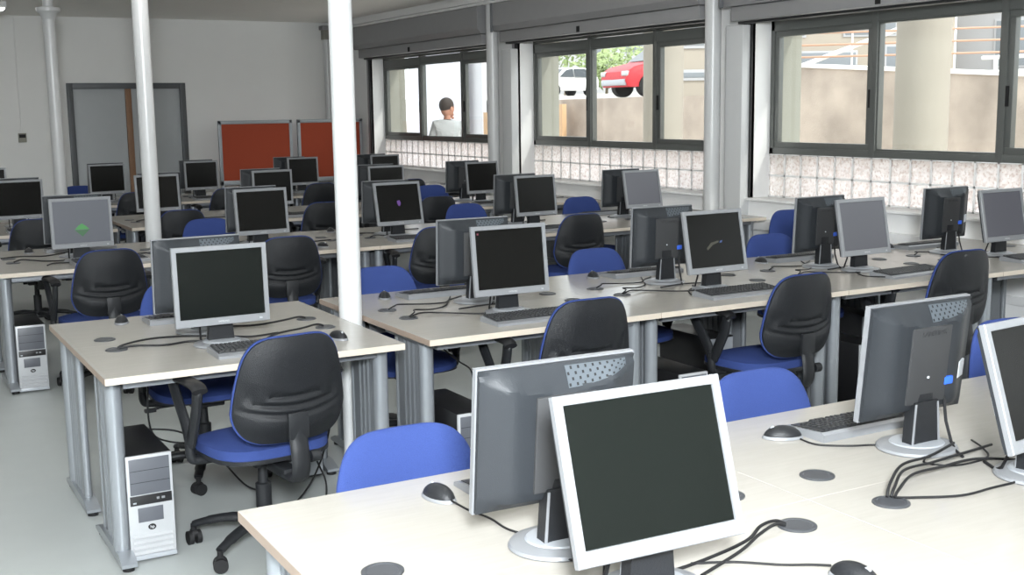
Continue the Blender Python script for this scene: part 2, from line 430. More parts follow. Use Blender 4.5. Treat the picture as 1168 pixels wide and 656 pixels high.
# thermostat and conduit on far wall
t = empty('wall_thermostat', (2.085, YF - .001, 1.36))
MB().box(-.05, .05, -.03, 0, -.06, .06, .006).obj('body', M['render'], t)
MB().box(-.04, .04, -.034, -.028, 0, .045, .003).obj('display', M['rubber'], t)
MB().tube([(0, -.008, .06), (-.01, -.008, .6), (.0, -.008, 1.58)], .006, 6).obj('conduit', M['wall'], t)
tag(t, 'small beige wall control box with a dark display on the far wall', 'thermostat')

# red pin boards
def board(x0, x1, y, lab, z0=.64, z1=1.54):
    w = x1 - x0; r0 = empty('pin_board', ((x0 + x1) / 2, y, 0)); h = w / 2
    MB().box(-h + .04, h - .04, -.012, .012, z0 + .06, z1 - .045).obj('felt_panel', M['felt'], r0, 0)
    m = MB().box(-h, h, -.022, .022, z1 - .05, z1, .006).box(-h, h, -.022, .022, z0, z0 + .065, .006)
    m.box(-h, -h + .045, -.022, .022, z0, z1, .006).box(h - .045, h, -.022, .022, z0, z1, .006)
    m.obj('frame', M['boardframe'], r0)
    for s in (-1, 1):
        lg = MB().box(s * (h - .03) - .02, s * (h - .03) + .02, -.02, .02, .04, z0 + .01, .004)
        lg.box(s * (h - .03) - .02, s * (h - .03) + .02, -.22, .22, .012, .042, .006)
        lg.obj('leg', M['boardframe'], r0)
    MB().box(-h + .05, h - .05, -.03, .03, .33, .355, .004).obj('shelf', M['boardframe'], r0)
    return tag(r0, lab, 'board', 'red felt pin boards by the far wall')
board(4.57, 5.64, 16.4, 'red felt board in grey frame, the left of two, beside the door')
board(5.72, 6.72, 16.4, 'red felt board in grey frame, the right of two, near the corner')

# ceiling lights
lt = empty('ceiling_light', (0, 0, ZC)); tag(lt, 'x', 'ceiling light')
MB().box(-.62, .62, -.12, .12, -.075, -.001, .01).obj('housing', M['ceilfix'], lt)
MB().box(-.60, .60, -.10, .10, -.095, -.074, .01).obj('diffuser', M['tube'], lt)
LP = Proto(lt)
for x, y, lab in ((1.15, 14.95, 'white fluorescent light on the ceiling at the upper left corner'),):
    LP.put((x, y, ZC), 0, lab, 'ceiling lights')
nm = {-.6: 'left', 2.2: 'middle', 5.0: 'right'}
for x in (-.6, 2.2, 5.0):
    for y, yl in ((-1.6, 'behind the camera'), (.6, 'over the camera'), (3.0, 'over the nearest row'), (5.8, 'over the second row'), (8.4, 'over the third row'), (10.9, 'over the fourth row')):
        LP.put((x, y, ZC), 0, 'white fluorescent light on the ceiling, %s run, %s' % (nm[x], yl), 'ceiling lights')

# ------------------------------------------------------------------ desks
DW, DD, DH = 1.154, .635, .735
def make_desk():
    root = empty('computer_desk'); tag(root, 'x', 'desk')
    w = DW / 2 - .0002
    m = MB().use(0).box(-w, w, .0002, DD - .0002, DH - .0255, DH, .0006, 1)
    for i in range(len(m.f)):
        zs = [m.v[k][2] for k in m.f[i]]
        xs = [abs(sum(m.v[k][0] for k in m.f[i]) / len(m.f[i]))]
        m.mi[i] = 0 if (min(zs) > DH - .003 or max(zs) < DH - .0225) else (2 if min(xs) > w - .002 else 1)
    top = m.obj('tabletop', [M['wood'], M['edge'], M['sideedge']], root)
    for s in (-1, 1):
        x = s * (w - .05)
        l = MB()
        l.tube([(x, .15, .05), (x, .15, .708)], .032, 20)
        l.box(x - .012, x + .012, .17, .41, .05, .70, .003)
        for k in range(4): l.tube([(x - s * .0, .20 + k * .045, .05), (x, .20 + k * .045, .70)], .016, 8)
        l.tube([(x, .425, .05), (x, .425, .708)], .016, 12)
        l.box(x - .03, x + .03, .10, .50, .69, .709, .003)
        lo = l.obj('leg', M['steel'], root)
        ft = MB().prism([(.03, .018), (.03, .032), (.09, .055), (.45, .055), (.54, .03), (.54, .018)], 'x', x - .028, x + .028)
        ft.obj('foot', M['steel'], lo, 25)
        for fy in (.06, .51): MB().lathe([(.022, 0), (.022, .019)], (x, fy, 0), 14).obj('foot_pad', M['rubber'], lo)
    for ra, rb, rc in ((.42, .45, .62), (.10, .13, .668)): MB().box(-w + .08, w - .08, ra, rb, rc, .708, .003).obj('rail', M['darksteel'], root)
    for s in (-1, 1):
        g = MB().lathe([(.043, .0), (.043, .004), (.040, .006), (.034, .006), (.032, .0045), (0.001, .0045)], (s * (w - .142), .515, DH - .001), 28)
        g.obj('grommet', M['grommet'], root)
    return root
DP = Proto(make_desk())
X_T = [.728, 1.99, 3.145, 4.30, 5.455]
X_1 = [.728, 1.905, 3.082]
seat = ['at the aisle end', 'second from the aisle', 'third from the aisle', 'fourth from the aisle', 'at the window end']
seat1 = ['at the left end', 'second from the left', 'third from the left']
rowname = {1: 'nearest row', 2: 'second row', 3: 'third row', 4: 'fourth row', 5: 'rearmost row'}
Y0 = {1: 1.343, 2: 4.215, 3: 7.42, 4: 9.83, 5: 12.43}
for r_ in (1, 2, 3, 4, 5):
    for i, x in enumerate(X_1 if r_ == 1 else X_T):
        s = (seat1 if r_ == 1 else seat)[i]
        cx = x + (DW / 2 if r_ > 1 else .5885)
        d1 = DP.put((cx, Y0[r_], 0), 0, 'pale wooden desk with silver legs, camera-side half of %s, %s' % (rowname[r_], s), 'desks of the %s' % rowname[r_])
        d2 = DP.put((cx, Y0[r_] + 2 * DD, 0), PI, 'pale wooden desk with silver legs, far half of %s, %s' % (rowname[r_], s), 'desks of the %s' % rowname[r_])
        d1.scale = d2.scale = (1.0199 if r_ == 1 else 1, 1, 1)

# ------------------------------------------------------------------ monitors
MWD, MHT = .378, .315
def make_monitor(tilt, scr, icon=None, detail=True):
    root = empty('monitor'); tag(root, 'x', 'monitor')
    T = Matrix.Translation((0, 0, .087)) @ Matrix.Rotation(-tilt, 4, 'X')
    w = MWD / 2; h = MHT; yf = -.030
    # bezel: ring with inner opening
    ix, zb, zt = w - .0185, .030, h - .0185
    b = MB()
    bm = bmesh.new()
    def ring(x, z0, z1, y): return [bm.verts.new((sx * x, y, z)) for sx, z in ((-1, z0), (1, z0), (1, z1), (-1, z1))]
    O0 = ring(w - .002, .002, h - .002, yf); O1 = ring(w, 0, h, yf + .003); O2 = ring(w, 0, h, yf + .017)
    I0 = ring(ix, zb, zt, yf); I1 = ring(ix - .001, zb + .001, zt - .001, yf + .005)
    for A, B in ((O0, O1), (O1, O2), (I0, O0), (I1, I0)):
        for k in range(4): bm.faces.new((A[k], A[(k + 1) % 4], B[(k + 1) % 4], B[k]))
    bm.faces.new(O2)
    b.bm(bm); b.xf(T)
    bz = b.obj('bezel', M['silver'], root, 25)
    s = MB(); s.add([(-ix, yf + .0045, zb), (ix, yf + .0045, zb), (ix, yf + .0045, zt), (-ix, yf + .0045, zt), (-ix, yf + .008, zb), (ix, yf + .008, zb), (ix, yf + .008, zt), (-ix, yf + .008, zt)],
          [[0, 1, 2, 3], [7, 6, 5, 4], [0, 4, 5, 1], [1, 5, 6, 2], [2, 6, 7, 3], [3, 7, 4, 0]]); s.xf(T)
    so = s.obj('screen', M[scr], root, 0)
    if detail:
        me = text_mesh('SAMSUNG', .0095, .0003); me.transform(T @ Matrix.Translation((0, yf - .0003, .014)) @ Matrix.Rotation(PI / 2, 4, 'X'))
        me.materials.append(M['letterlight']); o = bpy.data.objects.new('brand_lettering', me); COL.objects.link(o); o.parent = bz
    MB().box(.145, .157, yf - .0012, yf + .001, .010, .017, .001).xf(T).obj('power_button', M['silverdark'], bz)
    if icon:
        for pts, mt in icon:
            q = MB(); n = len(pts)
            q.add([(x, yf + .0040, z) for x, z in pts] + [(x, yf + .0044, z) for x, z in pts], [list(range(n)), list(range(2 * n - 1, n - 1, -1))] + [[i, i + n, (i + 1) % n + n, (i + 1) % n] for i in range(n)])
            q.xf(T).obj('screen_graphic', M[mt], so, 0)
    # back shell height field
    nu, nv = 30, 26; sh = MB(); V = []; F = []
    def depth(u, v):
        arc = .965 - .13 * (1 - (2 * u) ** 2)
        e = min(1, (.5 - abs(u)) / .20); s_ = e * e * (3 - 2 * e)
        dd = .012 + .034 * (.35 * e + .65 * s_)
        eb = min(1, v / .10); dd = .010 + (dd - .010) * (eb ** .6)
        if v > arc: dd = .010 + (dd - .010 - .006) * max(0, (1 - v) / (1 - arc)) ** .8
        return dd
    for j in range(nv + 1):
        for i in range(nu + 1):
            u = i / nu - .5; v = (j / nv) ** .8 if j < nv else 1
            V.append((u * (MWD - .008), yf + .017 + depth(u, v), .004 + v * (h - .008)))
    n0 = len(V)
    for j in range(nv):
        for i in range(nu):
            a = j * (nu + 1) + i; F.append([a, a + 1, a + nu + 2, a + nu + 1])
    edge = [i for i in range(nu + 1)] + [j * (nu + 1) + nu for j in range(1, nv + 1)] + [nv * (nu + 1) + i for i in range(nu - 1, -1, -1)] + [j * (nu + 1) for j in range(nv - 1, 0, -1)]
    for e in edge: V.append((V[e][0], yf + .016, V[e][2]))
    for k in range(len(edge)):
        F.append([edge[k], edge[(k + 1) % len(edge)], n0 + (k + 1) % len(edge), n0 + k])
    F.append([n0 + k for k in range(len(edge))])
    sh.add(V, F); sh.xf(T); back = sh.obj('back_shell', M['shell'], root, 30)
    yb = yf + .017 + .046
    MB().box(-.072, .072, yb - .02, yb + .006, .045, .255, .004).xf(T).obj('back_panel', M['shellpanel'], back)
    # vent grille plate on the sloping top, seen on the right from behind
    gr = MB(); nx, nz = 17, 4
    P = []
    for j in range(nz + 1):
        for i in range(nx + 1):
            u = -.02 - .40 * i / nx; arc = .965 - .13 * (1 - (2 * u) ** 2); v = arc + .012 + (.985 - arc - .012) * j / nz
            P.append((u * MWD, yf + .0172 + depth(u, v) + .0015, .004 + v * (h - .008)))
    gr.use(0)
    gr.add(P, [[j * (nx + 1) + i, j * (nx + 1) + i + 1, (j + 1) * (nx + 1) + i + 1, (j + 1) * (nx + 1) + i] for j in range(nz) for i in range(nx)])
    gr.use(1)
    for j in range(nz):
        for i in range(nx):
            if (i + j) % 2 == 0:
                q = [Vector(P[j * (nx + 1) + i]), Vector(P[j * (nx + 1) + i + 1]), Vector(P[(j + 1) * (nx + 1) + i + 1]), Vector(P[(j + 1) * (nx + 1) + i])]
                c = sum(q, Vector()) / 4; q = [c + (p_ - c) * .55 + Vector((0, .0008, .0004)) for p_ in q]
                gr.add(q, [[0, 1, 2, 3]])
    gr.xf(T); gr.obj('vent_grille', [M['grille'], M['rubber']], back, 0)
    me = text_mesh('SAMSUNG', .020, .0005); me.transform(T @ Matrix.Translation((-.005, yb + .0065, .238)) @ Matrix.Rotation(PI, 4, 'Z') @ Matrix.Rotation(PI / 2, 4, 'X'))
    me.materials.append(M['letter']); o = bpy.data.objects.new('brand_lettering', me); COL.objects.link(o); o.parent = back
    yl = yf + .017 + depth(-.40, .35) 
    MB().box(-.172, -.126, yl - .006, yl + .003, .095, .142, .001).xf(T @ Matrix.Translation((-.149, yl, 0)) @ Matrix.Rotation(.42, 4, 'Z') @ Matrix.Translation((.149, -yl, 0))).obj('paper_label', M['label'], back)
    MB().box(-.002, .004, yb + .005, yb + .0085, .115, .121, .001).xf(T).obj('lock_slot', M['label'], back)
    # stand
    st = MB(); st.lathe([(.002, 0), (.108, 0), (.112, .004), (.108, .010), (.085, .016), (.078, .017), (.002, .017)], n=44, c=(0, .02, 0), sy=.92)
    base = st.obj('stand_base', M['silver'], root, 25)
    MB().lathe([(.002, .0165), (.076, .0165), (.072, .020), (.045, .023), (.002, .023)], (0, .02, 0), 40, sy=.92).obj('base_cover', M['silverdark'], base, 25)
    nk = MB(); nk.prism([(-.052, .02), (.052, .02), (.043, .135), (-.043, .135)], 'y', .016, .050)
    nk.box(-.030, .030, .008, .046, .125, .175, .006).box(-.045, .045, .016, .034, .15, .21, .006)
    neck = nk.obj('neck', M['blackplastic'], root)
    for sgn in (-1, 1):
        MB().prism([(sgn * .046, .021), (sgn * .0525, .021), (sgn * .0435, .13), (sgn * .038, .13)], 'y', .049, .0515).obj('neck_strip', M['silver'], neck)
    # video plug and lead
    MB().box(-.098, -.064, .016, .036, .128, .150, .003).xf(T.copy() @ Matrix.Translation((0, .004, -.04))).obj('video_plug', M['vga'], root)
    MB().tube([(-.081, .03, .165), (-.081, .036, .13), (-.076, .05, .07), (-.07, .075, .02), (-.055, .10, .006), (-.02, .155, .006)], .0042, 8).obj('video_lead', M['rubber'], root)
    return root
ICON_TRI = [([(-.045, .115), (.045, .115), (.022, .137), (.0, .152), (-.02, .14)], 'icon_green'), ([(-.045, .112), (0, .07), (.045, .112)], 'icon_green2')]
ICON_PUR = [([(-.012, .178), (.008, .182), (.016, .165), (.014, .150), (.006, .138), (-.004, .142), (-.012, .160)], 'icon_purple')]
ICON_DIM = [([(-.055, .115), (-.02, .140), (.02, .152), (.02, .160), (-.03, .152), (-.06, .125)], 'icon_grey'), ([(.025, .148), (.04, .150), (.045, .160), (.03, .158)], 'icon_blue')]
ICON_RED = [([(-.160, .276), (-.152, .276), (-.152, .284), (-.160, .284)], 'icon_red')]
PROT = {}
def monitor(x, y, yaw, tilt, scr, lab, group, icon=None, key=None, back=False):
    k = (tilt, scr, key)
    if k not in PROT: PROT[k] = Proto(make_monitor(tilt, scr, icon))
    off = .03
    # given point is the panel bottom centre; root sits behind it
    rz = yaw + (PI if back else 0)
    dx, dy = -math.sin(rz) * off, math.cos(rz) * off
    PROT[k].put((x + dx, y + dy, DH), rz, lab, group)
def fl(r_, i, extra=''): return 'silver-framed flat monitor %s, screen towards camera, %s, %s' % (extra, rowname[r_], (seat1 if r_ == 1 else seat)[i]) if extra else 'silver-framed flat monitor, screen towards camera, %s, %s' % (rowname[r_], (seat1 if r_ == 1 else seat)[i])
def bl(r_, i): return 'flat monitor with charcoal back towards camera, %s, %s' % (rowname[r_], (seat1 if r_ == 1 else seat)[i])
G_F = 'monitors with screens towards the camera'; G_B = 'monitors with backs towards the camera'
fm = [ # row, seat, x, y, yaw, tilt, screen, icon, key, words
 (1, 0, 1.276, 1.690, -.03, .30, 'screen', None, None, ''),
 (1, 1, 2.52, 1.765, .10, .30, 'screenblack', None, None, ''),
 (2, 0, 1.256, 4.560, .0, .05, 'screen', None, None, ''),
 (2, 1, 2.575, 4.560, -.03, .12, 'screenblack', ICON_RED, 'red', 'with tiny red mark'),
 (2, 2, 3.77, 4.570, .02, .20, 'screenblack', ICON_DIM, 'dim', 'with faint blue mark'),
 (2, 3, 4.88, 4.650, .03, .20, 'screengrey', None, None, 'glowing grey'),
 (2, 4, 6.03, 4.640, .0, .20, 'screengrey', None, None, 'glowing grey'),
 (3, 0, 1.27, 7.76, .06, .05, 'screengreen', ICON_TRI, 'tri', 'showing a green triangle'),
 (3, 1, 2.46, 7.82, .05, .12, 'screenblack', None, None, ''),
 (3, 2, 3.49, 7.82, .06, .20, 'screenblack', ICON_PUR, 'pur', 'with a violet spot'),
 (3, 3, 4.68, 7.88, .06, .12, 'screenblack', None, None, ''),
 (3, 4, 5.74, 7.92, .05, .20, 'screengrey', None, None, 'glowing grey'),
 (4, 0, 1.21, 10.25, .1, .05, 'screenblack', None, None, ''),
 (4, 1, 2.315, 10.25, .03, .12, 'screenblack', None, None, ''),
 (4, 2, 3.34, 10.28, .06, .05, 'screenblack', None, None, ''),
 (4, 3, 4.44, 10.25, .08, .05, 'screenblack', None, None, ''),
 (4, 4, 5.50, 10.30, .08, .12, 'screenblack', None, None, ''),
 (5, 0, 1.217, 12.80, .0, .05, 'screenblack', None, None, ''),
 (5, 1, 2.39, 12.85, .1, .05, 'screenblack', None, None, ''),
 (5, 2, 3.38, 12.85, .1, .05, 'screenblack', None, None, ''),
 (5, 3, 4.55, 12.88, .1, .05, 'screenblack', None, None, ''),
 (5, 4, 5.545, 12.83, .08, .05, 'screenblack', None, None, ''),
]
for (r_, i, x, y, yw_, tl, sc_, ic, key, ex) in fm: monitor(x, y, yw_, tl, sc_, fl(r_, i, ex), G_F, ic, key)
bmn = [(1, 0, 1.257, 2.09, -.03), (1, 1, 2.45, 2.19, .0), (2, 0, 1.262, 4.99, .05), (2, 1, 2.60, 5.02, -.03), (2, 2, 3.71, 5.0, -.02), (2, 3, 4.805, 4.98, .05), (2, 4, 5.89, 5.02, 0),
       (3, 0, 1.275, 8.15, .06), (3, 1, 2.47, 8.15, .1), (3, 2, 3.50, 8.15, .02), (3, 3, 4.64, 8.2, .03), (3, 4, 5.68, 8.22, .03),
       (4, 0, 1.225, 10.65, .05), (4, 1, 2.41, 10.65, .05), (4, 2, 3.33, 10.65, .05), (4, 3, 4.48, 10.65, .05), (4, 4, 5.45, 10.7, .05),
       (5, 1, 2.43, 13.2, .05), (5, 2, 3.40, 13.2, .05), (5, 3, 4.48, 13.2, .05), (5, 4, 5.50, 13.2, .08)]
for (r_, i, x, y, yw_) in bmn: monitor(x, y, yw_, .10 if r_ == 1 else .05, 'screenblack', bl(r_, i), G_B, back=True)

# ------------------------------------------------------------------ keyboards and mice
def make_keyboard():
    root = empty('keyboard'); tag(root, 'x', 'keyboard')
    b = MB().prism([(-.083, 0), (-.083, .010), (-.060, .017), (.070, .026), (.083, .020), (.083, 0)], 'x', -.228, .228)
    b.obj('body', M['silver'], root, 25)
    k = MB()
    k.prism([(-.056, .0182), (.069, .0268), (.069, .0285), (-.056, .0199)], 'x', -.221, .221)
    for row in range(6):
        y0 = -.054 + row * .0205; zt = .0199 + (y0 + .056) * .069
        x = -.219; 
        widths = [.0172] * 25
        if row == 0: widths = [.024, .020, .022, .105, .022, .020, .020, .024] + [.008] + [.0172] * 3 + [.008] + [.036, .0172]
        for wd in widths:
            if x + wd > .222: break
            if wd > .009:
                k.add([(x, y0, zt), (x + wd - .002, y0, zt), (x + wd - .002, y0 + .0175, zt + .0012), (x, y0 + .0175, zt + .0012),
                       (x + .0025, y0 + .003, zt + .006), (x + wd - .0045, y0 + .003, zt + .006), (x + wd - .0045, y0 + .0155, zt + .0068), (x + .0025, y0 + .0155, zt + .0068)],
                      [[4, 5, 6, 7], [0, 1, 5, 4], [1, 2, 6, 5], [2, 3, 7, 6], [3, 0, 4, 7]])
            x += wd
    k.obj('keys', M['key'], root, 0)
    return root
KP = Proto(make_keyboard())
def make_mouse():
    root = empty('mouse'); tag(root, 'x', 'mouse')
    def lump(sx, sy, sz, z0, zc):
        m = MB(); pr = []
        for i in range(9):
            a = PI / 2 * i / 8; pr.append((max(.0005, math.cos(a)), math.sin(a) ** 1.0))
        return m.lathe([(r_ * 1., z_ * sz + z0) for r_, z_ in pr], n=28, sx=sx, sy=sy)
    lump(.0315, .058, .020, .001, 0).obj('body', M['silver'], root)
    t = lump(.0295, .054, .034, .003, 0)
    t.obj('top_shell', M['blackplastic'], root)
    MB().tube([(-.003, -.028, .029), (.003, -.028, .029)], .007, 12).obj('scroll_wheel', M['silverdark'], root)
    return root
MP = Proto(make_mouse())
for r_, i, x, y, rz in [(1, 0, 1.47, 2.43, PI), (1, 1, 2.50, 2.385, PI), (2, 0, 1.39, 4.40, 0), (2, 1, 2.59, 4.40, 0), (2, 2, 3.78, 4.43, 0), (2, 3, 4.98, 4.44, .06), (2, 4, 6.05, 4.45, 0),
                 (2, 0, 1.33, 5.27, PI), (2, 1, 2.57, 5.27, PI), (2, 2, 3.80, 5.28, PI), (2, 3, 4.93, 5.27, PI), (2, 4, 6.03, 5.27, PI),
                 (3, 0, 1.40, 7.62, .05), (3, 1, 2.50, 7.62, 0), (3, 2, 3.55, 7.62, 0), (3, 3, 4.72, 7.62, 0), (3, 4, 5.85, 7.62, 0), (3, 0, 1.36, 8.45, PI), (3, 4, 5.72, 8.50, PI),
                 (4, 0, 1.30, 10.02, 0), (4, 1, 2.4, 10.02, 0), (4, 2, 3.42, 10.02, 0), (4, 4, 5.5, 10.02, 0), (5, 2, 3.45, 12.62, 0)]:
    side = 'behind the back-turned monitor' if abs(rz) > 2 else 'in front of the monitor'
    KP.put((x, y, DH), rz, 'black-keyed keyboard %s, %s, %s' % (side, rowname[r_], (seat1 if r_ == 1 else seat)[i]), 'keyboards on the desks')
for r_, i, x, y, rz, far in [(1, 0, 1.168, 2.445, 3.3, 1), (1, 1, 2.211, 2.40, 4.2, 1), (1, 0, 1.645, 1.575, .2, 0), (2, 0, 1.01, 5.335, 2.9, 1), (2, 0, 1.69, 4.45, .2, 0), (2, 1, 2.265, 5.305, 2.8, 1),
                       (2, 2, 3.50, 5.31, 2.8, 1), (2, 3, 4.64, 5.25, 3, 1), (2, 4, 5.76, 5.32, 3, 1), (3, 1, 2.80, 7.60, .2, 0), (3, 2, 3.20, 8.50, 3, 1), (3, 0, 1.03, 8.46, 3, 1), (2, 1, 2.93, 4.42, .1, 0),
                       (4, 2, 3.70, 10.02, .1, 0), (3, 0, 1.70, 7.60, .1, 0)]:
    MP.put((x, y, DH), rz, 'black and silver mouse on the %s half of the %s, %s' % ('far' if far else 'camera-side', rowname[r_], (seat1 if r_ == 1 else seat)[i]), 'mice on the desks')

# ------------------------------------------------------------------ cables
def spline(pts, n=8):
    P = [Vector(p) for p in pts]; o = []
    for i in range(len(P) - 1):
        a, b, c, d_ = P[max(i - 1, 0)], P[i], P[i + 1], P[min(i + 2, len(P) - 1)]
        for k in range(n):
            t = k / n
            o.append(.5 * ((2 * b) + (c - a) * t + (2 * a - 5 * b + 4 * c - d_) * t * t + (3 * b - a - 3 * c + d_) * t ** 3))
    o.append(P[-1]); return o
def cable(lab, paths, r=.0035, group=None):
    if len(paths) == 1:
        o = MB().tube(spline(paths[0]), r, 7).obj('cable', M['rubber']); return tag(o, lab, 'cable', group)
    o = empty('cable_bundle', paths[0][0])
    off = Matrix.Translation(-Vector(paths[0][0]))
    for p_ in paths: MB().tube(spline(p_), r, 7).xf(off).obj('strand', M['rubber'], o)
    return tag(o, lab, 'cable', group)
def T_(x, y, z=0): return (x, y, DH + .005 + z)
cable('thick bundle of black cables rising from the open grommet, nearest row, right', [
    [T_(2.068, 1.875, .002), T_(2.09, 1.885, .02), T_(2.17, 1.93, .035), T_(2.30, 1.96, .025), T_(2.45, 1.985, .02), T_(2.60, 2.02, .01)],
    [T_(2.072, 1.868, .002), T_(2.10, 1.88, .014), T_(2.19, 1.92, .024), T_(2.32, 1.945, .015), T_(2.46, 1.955, .01), T_(2.56, 1.90, .005)],
    [T_(2.06, 1.88, .002), T_(2.085, 1.895, .026), T_(2.18, 1.945, .043), T_(2.33, 1.99, .03), T_(2.50, 2.06, .02)]], .0036)
cable('single thin black cable from open grommet to the right edge monitor', [[T_(2.075, 1.865, .002), T_(2.12, 1.845), T_(2.22, 1.80), T_(2.33, 1.80), T_(2.42, 1.80), T_(2.50, 1.82)]], .003)
cable('black mouse lead in a loop, nearest row, right back-turned monitor', [[T_(2.225, 2.345, .004), T_(2.235, 2.29), T_(2.30, 2.235), T_(2.37, 2.20), T_(2.43, 2.12), T_(2.385, 2.055), T_(2.35, 2.02), T_(2.40, 1.965), T_(2.52, 1.97), T_(2.58, 2.03), T_(2.62, 2.10)]], .0026)
cable('thin black mouse lead, nearest row, left back-turned monitor', [[T_(1.175, 2.39, .004), T_(1.185, 2.32), T_(1.20, 2.25), T_(1.20, 2.17), T_(1.22, 2.09), T_(1.20, 1.98), T_(1.25, 1.925), T_(1.33, 1.905)]], .0026)
cable('black cables from grommet to the large foreground monitor', [[T_(1.735, 1.868, .002), T_(1.71, 1.875, .012), T_(1.66, 1.865, .012), T_(1.59, 1.83, .004), T_(1.45, 1.80), T_(1.30, 1.78)], [T_(1.728, 1.862, .002), T_(1.70, 1.862, .010), T_(1.64, 1.845, .004), T_(1.55, 1.80), T_(1.40, 1.74)]], .0036)
cable('thin black lead running to the foreground mouse', [[T_(1.42, 1.80), T_(1.50, 1.76), T_(1.57, 1.70), T_(1.62, 1.67), T_(1.645, 1.638, .004)]], .0026)
cable('black cables from grommet, second row, at the aisle end', [[T_(.875, 4.735, .002), T_(.90, 4.735, .012), T_(.98, 4.76, .018), T_(1.08, 4.80, .012), T_(1.2, 4.80, .004), T_(1.32, 4.74), T_(1.4, 4.68), T_(1.52, 4.70)], [T_(.88, 4.73, .002), T_(.94, 4.72, .006), T_(1.05, 4.70), T_(1.15, 4.72), T_(1.22, 4.69)]], .0042)
cable('black cables from two grommets, second row, beside the round column', [[T_(1.735, 4.97, .002), T_(1.70, 4.965, .01), T_(1.62, 4.95, .004), T_(1.5, 4.93), T_(1.4, 4.96)], [T_(1.735, 4.74, .002), T_(1.70, 4.735, .012), T_(1.62, 4.70, .008), T_(1.5, 4.67, .002), T_(1.42, 4.56), T_(1.45, 4.50), T_(1.50, 4.60)]], .0042)
for i, x0 in ((1, 1.99), (2, 3.145), (3, 4.30), (4, 5.455)):
    o = x0 - 1.99
    cable('tangled black cables from the left grommets, second row, %s' % seat[i], [
        [T_(2.137 + o, 4.965, .002), T_(2.17 + o, 4.97, .014), T_(2.22 + o, 5.03, .008), T_(2.34 + o, 5.02), T_(2.44 + o, 5.0), T_(2.50 + o, 5.06), T_(2.60 + o, 5.13)],
        [T_(2.137 + o, 4.735, .002), T_(2.17 + o, 4.75, .016), T_(2.21 + o, 4.83, .012), T_(2.30 + o, 4.84, .004), T_(2.40 + o, 4.91), T_(2.46 + o, 5.0), T_(2.55 + o, 5.15)],
        [T_(2.14 + o, 4.728, .002), T_(2.20 + o, 4.75, .010), T_(2.30 + o, 4.76), T_(2.42 + o, 4.65), T_(2.50 + o, 4.63), T_(2.60 + o, 4.70), T_(2.70 + o, 4.78), T_(2.6 + o, 4.83), T_(2.42 + o, 4.80)],
        [T_(2.44 + o, 4.40, .004), T_(2.40 + o, 4.50), T_(2.46 + o, 4.62), T_(2.54 + o, 4.68), T_(2.68 + o, 4.66)]], .0034)
for i, x0 in ((0, .728), (1, 1.99), (2, 3.145), (3, 4.30), (4, 5.455)):
    o = x0
    cable('black cables lying on the third row desk, %s' % seat[i], [
        [T_(.147 + o, 7.94, .002), T_(.2 + o, 7.95, .012), T_(.32 + o, 7.90), T_(.45 + o, 7.86), T_(.6 + o, 7.9), T_(.75 + o, 7.88), T_(.86 + o, 7.93), T_(1.0 + o, 7.95, .002)],
        [T_(.10 + o, 8.2), T_(.22 + o, 8.25), T_(.36 + o, 8.18), T_(.52 + o, 8.3), T_(.7 + o, 8.3)],
        [T_(.30 + o, 7.62, .004), T_(.36 + o, 7.74), T_(.5 + o, 7.72), T_(.62 + o, 7.80)]], .0042)
for i, x0 in ((1, 1.99), (2, 3.145), (4, 5.455)):
    o = x0
    cable('black cables lying on the fourth row desk, %s' % seat[i], [
        [T_(.147 + o, 10.35, .002), T_(.25 + o, 10.36, .012), T_(.45 + o, 10.28), T_(.65 + o, 10.34), T_(.86 + o, 10.33), T_(1.0 + o, 10.35, .002)],
        [T_(.2 + o, 10.1), T_(.36 + o, 10.14), T_(.5 + o, 10.12), T_(.62 + o, 10.18)]], .0045)
cable('black power cables hanging under second row desk, beside tower at the aisle', [
    [(1.0, 4.80, .60), (.99, 4.80, .45), (1.01, 4.82, .35), (1.08, 4.85, .30), (1.2, 4.8, .28), (1.35, 4.82, .2)],
    [(.92, 4.86, .36), (1.02, 4.86, .36), (1.15, 4.86, .32), (1.28, 4.86, .20), (1.4, 4.86, .05), (1.5, 4.86, .008)]], .004)
cable('black power cables hanging beside the leg and the round column', [
    [(1.66, 4.70, .70), (1.64, 4.68, .58), (1.67, 4.66, .46), (1.72, 4.66, .36), (1.68, 4.64, .22), (1.60, 4.6, .10), (1.5, 4.58, .008)],
    [(1.74, 4.72, .68), (1.72, 4.70, .50), (1.66, 4.66, .40), (1.62, 4.62, .25), (1.66, 4.58, .10), (1.62, 4.5, .008)]], .004)
cable('black power cables hanging behind the desk leg, second row, right of column', [
    [(2.28, 4.80, .70), (2.32, 4.80, .58), (2.40, 4.78, .50), (2.46, 4.76, .44), (2.44, 4.72, .30), (2.40, 4.70, .05)],
    [(2.20, 4.80, .70), (2.20, 4.78, .50), (2.17, 4.76, .43), (2.2, 4.75, .415)]], .004)

